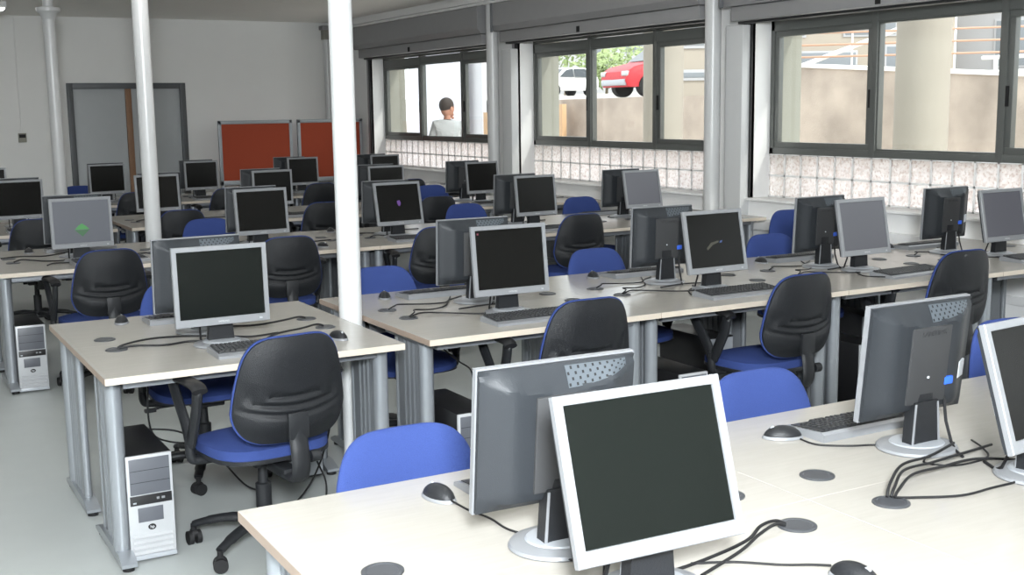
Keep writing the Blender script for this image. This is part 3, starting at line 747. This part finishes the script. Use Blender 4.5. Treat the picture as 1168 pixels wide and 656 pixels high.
# ------------------------------------------------------------------ PC towers
TW, TD, TH = .168, .455, .41
def make_tower():
    root = empty('computer_tower'); tag(root, 'x', 'computer tower')
    h = TW / 2
    MB().box(-h, h, .012, TD, .012, TH, .003).obj('case', M['case'], root)
    f = MB().box(-h, h, 0, .014, .012, TH, .006)
    fp = f.obj('front_panel', M['casesilver'], root)
    def sub(name, x0, x1, z0, z1, m, y=-.003, bev=.0015): return MB().box(x0, x1, y, .003, z0, z1, bev).obj(name, M[m], fp)
    sub('drive_cover', -h + .011, h - .011, .262, .398, 'bay')
    for z in (.307, .352): sub('cover_line', -h + .013, h - .013, z, z + .0018, 'rubber', -.0036, 0)
    sub('port_strip', -h + .008, h - .008, .222, .258, 'case', -.004)
    sub('port', .02, .030, .236, .245, 'silver', -.005, .001); sub('port', .038, .050, .236, .245, 'silver', -.005, .001); sub('port', -.066, -.054, .229, .235, 'silverdark', -.005, .001)
    sub('front_window', -h + .034, h - .042, .155, .210, 'bay')
    b = MB().lathe([(.001, 0), (.0145, 0), (.0145, .003), (.001, .004)], n=24, sy=.75).xf(Matrix.Translation((-.002, 0, .133)) @ Matrix.Rotation(PI / 2, 4, 'X'))
    bo = b.obj('badge', M['rubber'], fp)
    me = text_mesh('hp', .016, .0003); me.transform(Matrix.Translation((-.002, -.0045, .134)) @ Matrix.Rotation(PI / 2, 4, 'X')); me.materials.append(M['letterlight'])
    o = bpy.data.objects.new('badge_lettering', me); COL.objects.link(o); o.parent = fp
    for k in range(4):
        MB().prism([(-.009, .034 + k * .021), (.004, .046 + k * .021), (.004, .034 + k * .021)], 'x', -h + .012, h - .012).obj('front_slat', M['casesilver'], fp, 10)
    MB().box(-h, h, -.004, .010, .010, .028, .003).obj('base_trim', M['silverdark'], fp)
    MB().box(-h + .004, h - .004, TD - .002, TD + .003, .02, TH - .008, .001).obj('rear_plate', M['silverdark'], root)
    for sx in (-1, 1):
        for y in (.05, TD - .05): MB().lathe([(.012, 0), (.012, .014)], (sx * .06, y, 0), 12).obj('foot', M['rubber'], root)
    return root
TP = Proto(make_tower())
for x, y, rz, lab in [(.884, 4.325, 0, 'black and silver computer tower on the floor, second row, aisle end, front visible'),
                      (.884, 7.46, 0, 'black and silver computer tower on the floor, third row, aisle end'),
                      (2.191, 4.21, 0, 'computer tower under the second row desk, just right of the round column'),
                      (3.40, 4.30, 0, 'computer tower under the second row desk, camera side, third from the aisle'),
                      (4.606, 4.34, 0, 'computer tower under the second row desk, camera side, fourth from the aisle'),
                      (4.074, 5.375, PI, 'black computer tower turned away under far half of second row, third seat'),
                      (5.261, 5.42, PI, 'black computer tower turned away under far half of second row, fourth seat'),
                      (1.70, 5.40, PI, 'black computer tower turned away behind the round column'),
                      (1.06, 1.45, 0, 'computer tower under the nearest row, left end'),
                      (3.40, 7.5, 0, 'computer tower under the third row, third from the aisle')]:
    TP.put((x, y, 0), rz, lab, 'computer towers under the desks')

# ------------------------------------------------------------------ office chairs
def arc_pts(pts, n=6): return spline(pts, n)
def make_chair():
    root = empty('office_chair'); tag(root, 'x', 'chair')
    TB = Matrix.Translation((0, -.30, .48)) @ Matrix.Rotation(.10, 4, 'X')
    def outline(sc):
        def f(a):
            if a is None: return (0, .20)
            c, s = math.cos(a), math.sin(a); e = 2 / 4.6
            zz = math.copysign(abs(s) ** e, s); xx = math.copysign(abs(c) ** e, c)
            z = .20 + zz * .20 * sc; v = z / .40
            w = .222 - .056 * max(0, v - .30) ** 1.4 / .607
            if v < .30: w -= .022 * ((.30 - v) / .30) ** 1.5
            return (xx * w * sc, z)
        return f
    def curve(x): return .045 * (x / .22) ** 2
    def fr(x, z, r): return curve(x) + .012 + .040 * (1 - r ** 3) ** .7 + .01 * math.exp(-((z - .12) / .08) ** 2) * (1 - r)
    def bk(x, z, r): return curve(x) + .004
    cu = MB().pad(outline(1.0), fr, bk, 56, 10).xf(TB); back = cu.obj('backrest', M['bluefab'], root, 50)
    def sb(x, z, r):
        y = curve(x) - .004 - .020 * (1 - r ** 4)
        for zc, am in ((.196, .011), (.162, .011), (.130, .009)):
            zz = zc - .032 * (1 - (x / .212) ** 2) + .015
            y += am * math.exp(-((z - zz) / .0100) ** 2) * (1 - r ** 8)
        y -= .012 * math.exp(-((z - .07) / .05) ** 2) * (1 - r ** 4)
        return y
    def sf(x, z, r): return curve(x) + .006
    sh = MB().pad(outline(.975), sf, sb, 192, 46, True).xf(TB); sh.obj('back_cover', M['chairshell'], back, 50)
    # seat
    def so(a):
        if a is None: return (0, 0)
        c, s = math.cos(a), math.sin(a); e = 2 / 3.2
        y = math.copysign(abs(s) ** e, s) * .215; x = math.copysign(abs(c) ** e, c) * (.232 + .012 * (y / .215))
        return (x, y)
    st = MB().pad(so, lambda x, y, r: .022 * (1 - r ** 3) + (-.025 * max(0, y / .215) ** 3) + .0, lambda x, y, r: -.040 + (-.012 * max(0, y / .215) ** 3), 56, 9)
    st.v = [(x, z, y + .445) for x, y, z in st.v]
    st.xf(Matrix.Translation((0, -.01, 0))); seat_ = st.obj('seat', M['bluefab'], root, 50)
    pn = MB().pad(lambda a: (0, 0) if a is None else tuple(c * 1.01 for c in so(a)), lambda x, y, r: -.036 + (-.012 * max(0, y / .215) ** 3), lambda x, y, r: -.052 - .022 * (1 - r ** 3), 56, 7)
    pn.v = [(x, z, y + .445) for x, y, z in pn.v]; pn.xf(Matrix.Translation((0, -.01, 0))); pn.obj('seat_pan', M['blackplastic'], seat_, 50)
    # mechanism and bracket
    me = MB().box(-.075, .075, -.12, .10, .345, .395, .012).box(-.03, .03, -.27, -.10, .335, .372, .008)
    me.tube([(.07, .02, .36), (.20, .03, .36), (.245, .03, .35)], .007, 8).box(.22, .27, .015, .045, .342, .358, .005)
    me.tube([(-.10, -.03, .365), (-.07, -.03, .365)], .02, 12)
    me.obj('mechanism', M['blackplastic'], root)
    br = MB().tube(arc_pts([(0, -.24, .345), (0, -.325, .35), (0, -.352, .39), (0, -.350, .45), (0, -.340, .50), (0, -.336, .56)]), .036, 12, flat=.42, up=(0, 1, 0))
    br.box(-.040, .040, -.352, -.33, .50, .60, .008).tube([(.04, -.345, .43), (.075, -.345, .43)], .022, 14)
    br.obj('back_bracket', M['blackplastic'], root)
    # arms
    for s in (-1, 1):
        x = s * .27
        a = MB()
        a.tube(arc_pts([(s * .10, .02, .378), (s * .235, .02, .380), (x, .02, .40), (x, .02, .48)]), .022, 10, flat=.8)
        a.tube(arc_pts([(x, .02, .45), (x, .06, .52), (x, .14, .61), (x, .185, .668)]), [.030] * 18 + [.026], 10, flat=.55, up=(1, 0, 0))
        a.tube(arc_pts([(x, .01, .45), (x, -.03, .52), (x, -.07, .60), (x, -.085, .668)]), [.030] * 18 + [.026], 10, flat=.55, up=(1, 0, 0))
        ao = a.obj('armrest', M['blackplastic'], root, 50)
        ap = MB().tube(arc_pts([(x, .215, .652), (x, .19, .672), (x, .05, .684), (x, -.08, .684), (x, -.115, .668)]), .030, 12, flat=.55)
        ap.obj('arm_pad', M['rubber'], ao, 50)
    # gas column
    gc = MB().lathe([(.038, .10), (.038, .13), (.030, .135), (.030, .25), (.020, .255), (.016, .36)], n=20)
    gc.obj('gas_column', M['blackplastic'], root)
    bs = MB().lathe([(.045, .075), (.05, .10), (.046, .125), (.03, .13)], n=24)
    for k in range(5):
        a = 2 * PI * k / 5 - .07
        c, s = math.cos(a), math.sin(a)
        bs.tube(arc_pts([(c * .03, s * .03, .108), (c * .13, s * .13, .112), (c * .22, s * .22, .098), (c * .285, s * .285, .080)]), [.026] * 7 + [.024] * 6 + [.020] * 5 + [.018], 10, flat=.7)
    base = bs.obj('star_base', M['blackplastic'], root, 50)
    for k in range(5):
        a = 2 * PI * k / 5 - .07; c, s = math.cos(a), math.sin(a); cx, cy_ = c * .285, s * .285
        q = MB(); ca, sa = math.cos(a + .7), math.sin(a + .7)
        for o in (-.016, .016):
            px, py = cx + ca * o, cy_ + sa * o
            q.tube([(px - ca * .009, py - sa * .009, .027), (px + ca * .009, py + sa * .009, .027)], .027, 18)
        q.tube([(cx, cy_, .04), (cx, cy_, .082)], .011, 10)
        q.tube([(cx - ca * .01, cy_ - sa * .01, .042), (cx + ca * .01, cy_ + sa * .01, .042)], .019, 12)
        q.obj('caster', M['rubber'], base)
    return root
CP = Proto(make_chair())
GN = 'office chairs with black backs towards the camera'; GB_ = 'office chairs with blue fronts towards the camera'
def seat_chair(bx, by, rot, lab, group, zs=1.0):
    # bx,by: where the top of the backrest is; the chair column sits ahead of it
    a = rot
    x = bx - math.sin(a) * .335; y = by + math.cos(a) * .335
    o = CP.put((x, y, 0), a, lab, group); o.scale = (1, 1, zs); return o
nl = 'office chair, black backrest towards camera, at the %s, %s'
for r_, i, x, y, rot, zs in [(2, 0, 1.325, 3.925, .10, 1), (2, 1, 2.63, 3.99, -.03, 1), (2, 2, 3.84, 4.02, .02, 1), (2, 3, 4.98, 4.06, -.05, 1.03),
                        (3, 0, 1.298, 7.05, .05, 1), (3, 1, 2.40, 7.10, -.05, 1), (3, 2, 3.46, 7.08, -.15, 1), (3, 3, 4.67, 7.20, .0, 1.01),
                        (4, 0, 1.236, 9.50, 0, 1), (4, 1, 2.36, 9.62, 0, 1), (4, 2, 3.60, 9.64, -.1, 1), (4, 3, 4.68, 9.64, 0, 1),
                        (5, 1, 2.54, 12.12, 0, 1), (5, 2, 3.47, 12.1, 0, 1), (5, 3, 4.53, 12.24, 0, 1), (5, 4, 5.60, 12.22, 0, 1)]:
    seat_chair(x, y, rot, nl % (rowname[r_], seat[i]), GN, zs)
fl_ = 'blue chair facing camera, tucked under the far side of %s, %s'
for r_, i, x, y, rot, zs in [(1, 0, 1.20, 2.745, PI + .02, .955), (1, 1, 2.39, 2.745, PI, .96), (1, 2, 3.68, 2.84, PI - .1, .98),
                        (2, 0, 1.335, 5.60, PI, .99), (2, 1, 2.35, 5.60, PI, .975), (2, 2, 3.68, 5.60, PI + .03, .975), (2, 3, 4.99, 5.60, PI - .05, .975),
                        (3, 1, 2.33, 8.80, PI, .99), (3, 3, 4.50, 8.80, PI, .99), (3, 4, 5.66, 8.82, PI, .99),
                        (4, 4, 5.34, 11.22, PI, .99), (5, 1, 2.25, 13.82, PI, .99)]:
    seat_chair(x, y, rot, fl_ % (rowname[r_], (seat1 if r_ == 1 else seat)[i]), GB_, zs)
seat_chair(6.12, 6.62, PI - .2, 'blue office chair standing between second and third rows near the window, turned to camera', GB_, 1.0)

# ------------------------------------------------------------------ outside
struct('ground_terrace', MB().box(XO, 12.0, -6, 30, -.12, -.02), M['paving'])
tag(bpy.data.objects['ground_terrace'], kind='structure')
struct('ground_street', MB().prism([(12.3, 1.2), (12.3, 1.72), (90, 1.72 + .0255 * 77.7), (90, 1.2)], 'y', -20, 120), M['road'])
rw = empty('retaining_wall', (12, 8, 0))
m = MB()
prof = [(-14, 1.45), (1.0, 1.93), (5.2, 2.20), (5.6, 2.20), (5.6, 1.82), (22, 1.78)]
poly = [(-14, -.1)] + prof + [(22, -.1)]
m.prism(poly, 'x', 0, .3); m.obj('wall_body', M['concrete'], rw, 20)
cpn = MB()
for a, b in zip(prof[:2], prof[1:3]): cpn.prism([(a[0], a[1]), (b[0], b[1]), (b[0], b[1] + .05), (a[0], a[1] + .05)], 'x', -.03, .33)
cpn.obj('coping', M['paving'], rw, 0)
tag(rw, 'stained beige concrete retaining wall outside the nearest window', 'wall')
for x, y, lab in ((9.0, 7.96, 'thick round beige column on the terrace outside the nearest window'), (9.0, 12.05, 'thick round beige column on the terrace beside the red car')):
    r0 = empty('terrace_column', (x, y, 0))
    MB().lathe([(.25, -.02), (.25, 2.92)], n=44).obj('shaft', M['column_ext'], r0)
    MB().box(-.36, .36, -.36, .36, 2.921, 3.05, .01).obj('capital', M['column_ext'], r0)
    tag(r0, lab, 'column')
# building beyond with openings and scaffold rails
def block(name, x, y, w, dpt, h, rz, mt, wins, lab):
    r0 = empty(name, (x, y, 1.8), rz)
    MB().box(-w / 2, w / 2, 0, dpt, 0, h, .03).obj('facade', M[mt], r0)
    for (wx, wz, ww, wh) in wins:
        fo = MB().box(wx - ww / 2, wx + ww / 2, -.04, .02, wz, wz + wh, .01).obj('window', M['bldgwhite'], r0)
        MB().box(wx - ww / 2 + .06, wx + ww / 2 - .06, -.05, -.03, wz + .06, wz + wh - .06, .005).obj('pane', M['shadewin'], fo)
    MB().box(-w / 2 - .1, w / 2 + .1, -.25, dpt, h, h + .25, .02).obj('roof_slab', M[mt], r0)
    return tag(r0, lab, 'building')
block('building', 26.5, 26.8, 7, 6, 8, -.6, 'bldg', [(-2.2, .70, 1.5, .75), (-.3, .70, 1.9, .75), (1.9, .70, .9, .9), (-1.4, 1.85, 1.0, .9), (1.0, 1.85, 1.6, .9)], 'cream building with dark openings beyond the retaining wall')
block('building', 33.5, 23.0, 8, 5, 9, -.9, 'bldgwhite', [(-2.4, .9, 1.0, 1.5), (-.6, .9, .7, 1.5), (.8, .9, .9, 1.5), (2.6, .9, .9, 1.5), (-2.4, 3.0, 1.0, 1.6), (.2, 3.0, 1.4, 1.6), (2.6, 3.0, 1.4, 1.6)], 'white building with tall windows behind the orange scaffold')
block('building', 57, 82, 22, 6, 8, -.35, 'bldgwhite', [(-5, 1.5, 1.6, 1.6), (-2, 1.5, 1.6, 1.6), (1, 1.5, 1.6, 1.6), (4, 1.5, 1.6, 1.6), (-5, 4.2, 1.6, 1.6), (-2, 4.2, 1.6, 1.6), (1, 4.2, 1.6, 1.6)], 'white distant building behind the trees and the red car')
block('building', 15.3, 19.2, 1.9, 1.5, 3.0, -.55, 'bldg', [(0, .36, 1.86, .22), (-.3, 1.0, .8, .9)], 'small cream building with a dark band at the right of the red car')
sc = empty('scaffold', (20, 17.2, 1.9), -.85)
for k in range(5): MB().tube([(-3.6 + k * 1.8, 0, 0), (-3.6 + k * 1.8, 0, 4.2)], .02, 8).obj('post', M['whitepipe'], sc)
for z in (.75, 1.0, 1.25, 1.6, 2.6): MB().tube([(-3.9, -.05, z), (3.9, -.05, z)], .022, 8).obj('rail', M['rust'], sc)
MB().tube([(-3.6, .05, .3), (0, .05, 1.6)], .05, 8).obj('brace', M['whitepipe'], sc)
tag(sc, 'orange scaffold rails on white posts behind the retaining wall', 'scaffold')
rl = empty('guard_rail', (12.6, 7, 1.8))
for k in range(6): MB().tube([(0, -5 + k * 1.6, 0), (0, -5 + k * 1.6, .42)], .025, 8).obj('post', M['whitepipe'], rl)
for z in (.22, .40): MB().tube([(0, -5.2, z), (0, 3.2, z)], .025, 8).obj('rail', M['whitepipe'], rl)
tag(rl, 'low white guard rail on top of the retaining wall', 'railing')

def make_car(paint):
    root = empty('car'); tag(root, 'x', 'car')
    # side profile (x forward), nose at +x
    prof = [(-1.85, .35), (-1.90, .75), (-1.80, .98), (-1.45, 1.36), (-.9, 1.47), (0, 1.47), (.45, 1.38), (1.05, .98), (1.65, .84), (1.88, .70), (1.92, .45), (1.85, .28), (-1.7, .28)]
    bm = bmesh.new(); rows = []
    for yy, ins in ((-.82, 0), (-.72, .0), (0, 0), (.72, 0), (.82, 0)):
        pass
    m = MB(); n = len(prof); ysl = [(-.80, .93), (-.74, 1.0), (0, 1.015), (.74, 1.0), (.80, .93)]
    V = []
    for yy, s_ in ysl:
        for (x, z) in prof:
            taper = 1 - .16 * max(0, (z - .95)) / .5
            V.append((x * s_, yy * taper, .28 + (z - .28) * (s_ if z > .5 else 1)))
    F = []
    for j in range(len(ysl) - 1):
        for i in range(n):
            a = j * n + i; b = j * n + (i + 1) % n; F.append([a, b, b + n, a + n])
    F.append(list(range(n))); F.append([(len(ysl) - 1) * n + i for i in range(n - 1, -1, -1)])
    m.add(V, F); body = m.obj('body', paint, root, 40)
    for s in (-1, 1):
        g = MB(); y0 = s * .775
        g.add([(.95, y0, .98), (.42, y0 * .90, 1.33), (-.05, y0 * .88, 1.40), (-.05, y0, .97)], [[0, 1, 2, 3]]); g.add([(-.12, y0, .97), (-.12, y0 * .88, 1.40), (-.9, y0 * .88, 1.40), (-1.35, y0 * .92, 1.15), (-1.4, y0, .97)], [[0, 1, 2, 3, 4]])
        g.v = [(x, y * 1.06, z) for x, y, z in g.v]
        g.obj('side_window', M['carglass'], root, 0)
        for x in (-1.2, 1.22):
            w = MB().tube([(x, s * .60, .31), (x, s * .84, .31)], .31, 28); wo = w.obj('wheel', M['rubber'], root)
            MB().lathe([(.02, 0), (.19, 0), (.20, .012), (.05, .02), (.01, .02)], n=24).xf(Matrix.Translation((x, s * .838, .31)) @ Matrix.Rotation(-s * PI / 2, 4, 'X')).obj('hub', M['chrome'], wo)
    ws = MB(); ws.add([(1.04, -.66, 1.0), (1.04, .66, 1.0), (.50, .60, 1.37), (.50, -.60, 1.37)], [[0, 1, 2, 3]]); ws.v = [(x + .03, y, z + .02) for x, y, z in ws.v]; ws.obj('windscreen', M['carglass'], root, 0)
    for s in (-1, 1): MB().box(1.78, 1.93, s * .62 - .14, s * .62 + .14, .58, .72, .03).obj('headlamp', M['chrome'], root)
    MB().box(1.80, 1.95, -.7, .7, .32, .50, .04).obj('bumper', M['silverdark'], root)
    return root
cr_ = make_car(M['carred']); cr_.location = (21.2, 28.0, 1.93); cr_.rotation_euler = (0, 0, R(174)); tag(cr_, 'red car parked on the street, seen through the middle window', 'car')
cw = make_car(M['carwhite']); cw.location = (33.2, 53.2, 2.25); cw.rotation_euler = (0, 0, R(190)); tag(cw, 'white car parked left of the red car beyond the middle window', 'car')

def tree(x, y, h, w, lab, z=2.4):
    r0 = empty('tree', (x, y, z))
    MB().tube([(0, 0, 0), (.05, 0, h * .3), (0, .05, h * .6)], [.10, .08, .05], 8).obj('trunk', M['bark'], r0)
    m = MB()
    for k in range(420):
        a = random.uniform(0, 2 * PI); u = random.uniform(-1, 1); rr = random.uniform(.55, 1) ** .6
        c = Vector((math.cos(a) * math.sqrt(1 - u * u) * rr * w / 2, math.sin(a) * math.sqrt(1 - u * u) * rr * w / 2, h * .58 + u * rr * h * .42))
        d1 = Vector((random.uniform(-1, 1), random.uniform(-1, 1), random.uniform(-1, 1))).normalized(); d2 = d1.orthogonal().normalized(); s_ = random.uniform(.18, .34)
        m.add([c - d1 * s_, c + d2 * s_ * .5, c + d1 * s_, c - d2 * s_ * .5], [[0, 1, 2, 3]])
    m.obj('foliage', M['leaf'], r0, 0)
    return tag(r0, lab, 'tree', 'trees beyond the street')
tree(39.2, 62.5, 3.2, 3.6, 'leafy green tree behind the white car')
tree(43.6, 64.5, 2.8, 3.6, 'leafy green bush between the white and red cars')
tree(48, 69, 3.6, 5.0, 'leafy green tree farthest behind the parked cars')

# hanging sheet, plank, pale panel outside the far window
sh = MB(); V = []; F = []
for i in range(41):
    for j in range(13):
        y = 18.3 + 2.2 * i / 40; z = .3 + 2.9 * j / 12
        V.append((9.4 + .07 * math.sin(i * .55 + j * .35) + .035 * math.sin(i * 1.3 - j * .5), y, z - .05 * math.sin(i * .5)))
for i in range(40):
    for j in range(12): a = i * 13 + j; F.append([a, a + 13, a + 14, a + 1])
sh.add(V, F); so_ = sh.obj('hanging_sheet', M['sheet'], None, 60)
md = so_.modifiers.new('thickness', 'SOLIDIFY'); md.thickness = .004
tag(so_, 'white plastic sheet hanging outside behind the standing person', 'sheet')
pp = empty('terrace_pillar', (9.75, 18.45, 0)); MB().box(-.15, .15, -.45, .10, -.02, 2.9, .02).obj('shaft', M['bldgwhite'], pp); MB().box(-.2, .2, -.5, .15, 2.905, 3.0, .02).obj('capital', M['bldgwhite'], pp)
tag(pp, 'pale square pillar outside, right of the standing person', 'pillar')
pk = empty('timber_post', (8.6, 15.86, 0)); MB().box(-.05, .05, -.14, .14, -.02, 1.60, .008).obj('plank', M['plank'], pk); MB().box(-.04, .04, -.05, .05, 1.60, 1.78, .008).obj('clamp', M['rubber'], pk)
tag(pk, 'orange timber post with dark top outside the farthest window', 'post')
pk2 = empty('timber_plank', (11.7, 19.0, 0)); MB().box(-.05, .05, -.30, .10, -.02, 1.72, .008).obj('plank', M['plank'], pk2); MB().box(-.06, .06, .12, .20, -.02, 1.68, .008).obj('batten', M['doorwood'], pk2)
tag(pk2, 'orange timber plank leaning outside below the white car', 'plank')

# ------------------------------------------------------------------ person standing outside, back turned
def person(x, y, rz):
    root = empty('person', (x, y, 0), rz)
    V = [(0, 0, .95), (0, 0, 1.12), (0, -.01, 1.30), (0, -.01, 1.43), (0, .01, 1.50), (0, .02, 1.57), (0, .035, 1.66),
         (-.10, 0, .90), (-.11, .01, .50), (-.11, -.02, .08), (-.11, .10, .04),
         (.10, 0, .90), (.11, .01, .50), (.11, -.02, .08), (.11, .10, .04),
         (-.19, -.01, 1.40), (-.25, .0, 1.14), (-.23, .10, .92), (-.22, .14, .84),
         (.19, -.01, 1.40), (.27, .10, 1.20), (.16, .26, 1.42), (.11, .22, 1.50)]
    E = [(0, 1), (1, 2), (2, 3), (3, 4), (4, 5), (5, 6), (0, 7), (7, 8), (8, 9), (9, 10), (0, 11), (11, 12), (12, 13), (13, 14), (3, 15), (15, 16), (16, 17), (17, 18), (3, 19), (19, 20), (20, 21), (21, 22)]
    rad = [.09, .08, .09, .07, .055, .055, .06, .07, .055, .042, .035, .07, .055, .042, .035, .04, .036, .034, .028, .04, .040, .036, .030]
    me = bpy.data.meshes.new('body'); me.from_pydata(V, E, [])
    o = bpy.data.objects.new('body', me); COL.objects.link(o); o.parent = root
    me.materials.append(M['skin'])
    sk = o.modifiers.new('skin', 'SKIN'); o.modifiers.new('sub', 'SUBSURF').levels = 2; o.modifiers['sub'].render_levels = 2
    for i, d_ in enumerate(me.skin_vertices[0].data):
        f_ = rad[i]; d_.radius = (f_ * (1.25 if i in (1, 2, 3) else 1), f_ * (.8 if i in (0, 1, 2, 3) else 1)); d_.use_root = (i == 0)
    # head with face, ears
    def lump(name, m_, c, r3, par, rings=14, n=24, cut=None, prof=None):
        mb = MB(); pr = []
        for i in range(rings + 1):
            a = -PI / 2 + PI * i / rings; pr.append((max(.001, math.cos(a)), math.sin(a)))
        mb.lathe([(p_[0], p_[1]) for p_ in pr], n=n); mb.v = [(c[0] + vx * r3[0], c[1] + vy * r3[1], c[2] + vz * r3[2]) for vx, vy, vz in mb.v]
        return mb
    hz = 1.655
    hz += .02
    HT = Matrix.Translation((0, .03, hz)) @ Matrix.Rotation(R(-48), 4, 'Z') @ Matrix.Diagonal((1.2, 1.2, 1.16, 1)) @ Matrix.Translation((0, -.03, -hz))
    h = lump('head', 'skin', (0, .035, hz), (.074, .096, .118), root).xf(HT); hd_ = h.obj('head', M['skin'], root, 60)
    fc = MB().prism([(.12, hz - .01), (.150, hz - .035), (.12, hz - .045)], 'x', -.012, .012)
    fc.xf(HT).obj('nose', M['skin'], hd_, 60)
    MB().box(-.024, .024, .112, .122, hz - .075, hz - .066, .003).xf(HT).obj('mouth', M['rust'], hd_)
    for s in (-1, 1):
        lump('e', 's', (s * .030, .118, hz + .005), (.012, .010, .008), hd_).xf(HT).obj('eye', M['rubber'], hd_, 60)
        lump('e', 's', (s * .076, .03, hz - .01), (.010, .022, .033), hd_).xf(HT).obj('ear', M['skin'], hd_, 60)
    hr = lump('hair', 'hair', (0, .02, hz + .035), (.084, .100, .098), root); hr.v = [(a, b - max(0, (hz - c)) * .15, c) for a, b, c in hr.v]
    hr.xf(HT).obj('hair', M['hair'], root, 60)
    # shirt: shell around torso and upper arms
    sv = [(0, 0, .93), (0, 0, 1.12), (0, -.01, 1.30), (0, -.01, 1.42), (0, .0, 1.50), (-.17, -.01, 1.43), (-.25, .0, 1.14), (-.24, .05, 1.03), (.17, -.01, 1.43), (.27, .10, 1.20), (.23, .17, 1.28)]
    se = [(0, 1), (1, 2), (2, 3), (3, 4), (3, 5), (5, 6), (6, 7), (3, 8), (8, 9), (9, 10)]
    sr_ = [.17, .155, .175, .155, .085, .085, .066, .058, .075, .062, .055]
    m2 = bpy.data.meshes.new('shirt'); m2.from_pydata(sv, se, []); m2.materials.append(M['shirt'])
    so2 = bpy.data.objects.new('shirt', m2); COL.objects.link(so2); so2.parent = root
    so2.modifiers.new('skin', 'SKIN'); so2.modifiers.new('sub', 'SUBSURF').levels = 2; so2.modifiers['sub'].render_levels = 2
    for i, d_ in enumerate(m2.skin_vertices[0].data):
        f_ = sr_[i]; d_.radius = (f_ * (1.25 if i in (0, 1, 2, 3) else 1), f_ * (.82 if i in (0, 1, 2, 3) else 1)); d_.use_root = (i == 0)
    tv = [(0, 0, .97), (-.10, 0, .88), (-.11, .01, .50), (-.11, -.02, .08), (.10, 0, .88), (.11, .01, .50), (.11, -.02, .08)]
    te = [(0, 1), (1, 2), (2, 3), (0, 4), (4, 5), (5, 6)]; tr_ = [.15, .105, .078, .06, .105, .078, .06]
    m3 = bpy.data.meshes.new('trousers'); m3.from_pydata(tv, te, []); m3.materials.append(M['trouser'])
    to = bpy.data.objects.new('trousers', m3); COL.objects.link(to); to.parent = root
    to.modifiers.new('skin', 'SKIN'); to.modifiers.new('sub', 'SUBSURF').levels = 2; to.modifiers['sub'].render_levels = 2
    for i, d_ in enumerate(m3.skin_vertices[0].data): d_.radius = (tr_[i] * 1.1, tr_[i]); d_.use_root = (i == 0)
    # raised hand: palm + fingers curled towards the mouth
    hb = MB().box(-.018, .018, -.04, .04, -.012, .012, .008).xf(Matrix.Translation((.085, .20, 1.545)) @ Matrix.Rotation(.9, 4, 'X') @ Matrix.Rotation(.4, 4, 'Z'))
    for k in range(4):
        bx_ = .066 + k * .012
        hb.tube(spline([(bx_ + .005, .205, 1.565), (bx_ - .002, .19, 1.595), (bx_ - .012, .172, 1.610 - k * .006), (bx_ - .020, .160, 1.600 - k * .006)], 4), [.009] * 8 + [.0075] * 5, 8)
    hb.tube(spline([(.070, .21, 1.540), (.050, .20, 1.555), (.042, .19, 1.575)], 4), .010, 8)
    hb.obj('hand', M['skin'], root, 60)
    for s in (-1, 1):
        MB().box(s * .11 - .045, s * .11 + .045, -.09, .17, -.018, .07, .025, 3).obj('shoe', M['rubber'], root)
    return tag(root, 'person in pale grey shirt standing outside, back turned, hand at mouth', 'person')
person(7.75, 15.62, R(-22))

# ------------------------------------------------------------------ light
w = bpy.data.worlds.new('world'); SC.world = w; w.use_nodes = True
nt = w.node_tree; bg = nt.nodes['Background']
sky = nt.nodes.new('ShaderNodeTexSky'); sky.sky_type = 'HOSEK_WILKIE'; sky.turbidity = 6; sky.ground_albedo = .4
sky.sun_direction = Vector((.30, -.75, .62)).normalized()
mx = nt.nodes.new('ShaderNodeMix'); mx.data_type = 'RGBA'; mx.inputs[0].default_value = .65
mx.inputs[7].default_value = (1.25, 1.28, 1.32, 1)
nt.links.new(sky.outputs[0], mx.inputs[6]); nt.links.new(mx.outputs[2], bg.inputs[0])
bg.inputs[1].default_value = 3.2
sun = bpy.data.lights.new('sun', 'SUN'); sun.energy = 2.0; sun.angle = R(2); sun.color = (1, .96, .90)
so3 = bpy.data.objects.new('sun', sun); COL.objects.link(so3); so3.rotation_euler = Vector((-.30, .75, -.62)).to_track_quat('-Z', 'Y').to_euler()
fl0 = bpy.data.lights.new('bounce_flash', 'AREA'); fl0.shape = 'DISK'; fl0.size = .6; fl0.energy = 560; fl0.color = (.92, .97, 1)
fo = bpy.data.objects.new('bounce_flash', fl0); COL.objects.link(fo); fo.location = (-.2, -.7, 2.35)
fo.rotation_euler = Vector((.42, .85, -.45)).to_track_quat('-Z', 'Y').to_euler()

vs = SC.view_settings; vs.view_transform = 'Standard'; vs.look = 'None'; vs.gamma = 1; vs.use_curve_mapping = False
vs.exposure = 0.0
SC.cycles.max_bounces = 8; SC.cycles.diffuse_bounces = 4; SC.cycles.transparent_max_bounces = 12
SC.cycles.sample_clamp_indirect = 6
SC.cycles.caustics_reflective = False; SC.cycles.caustics_refractive = False
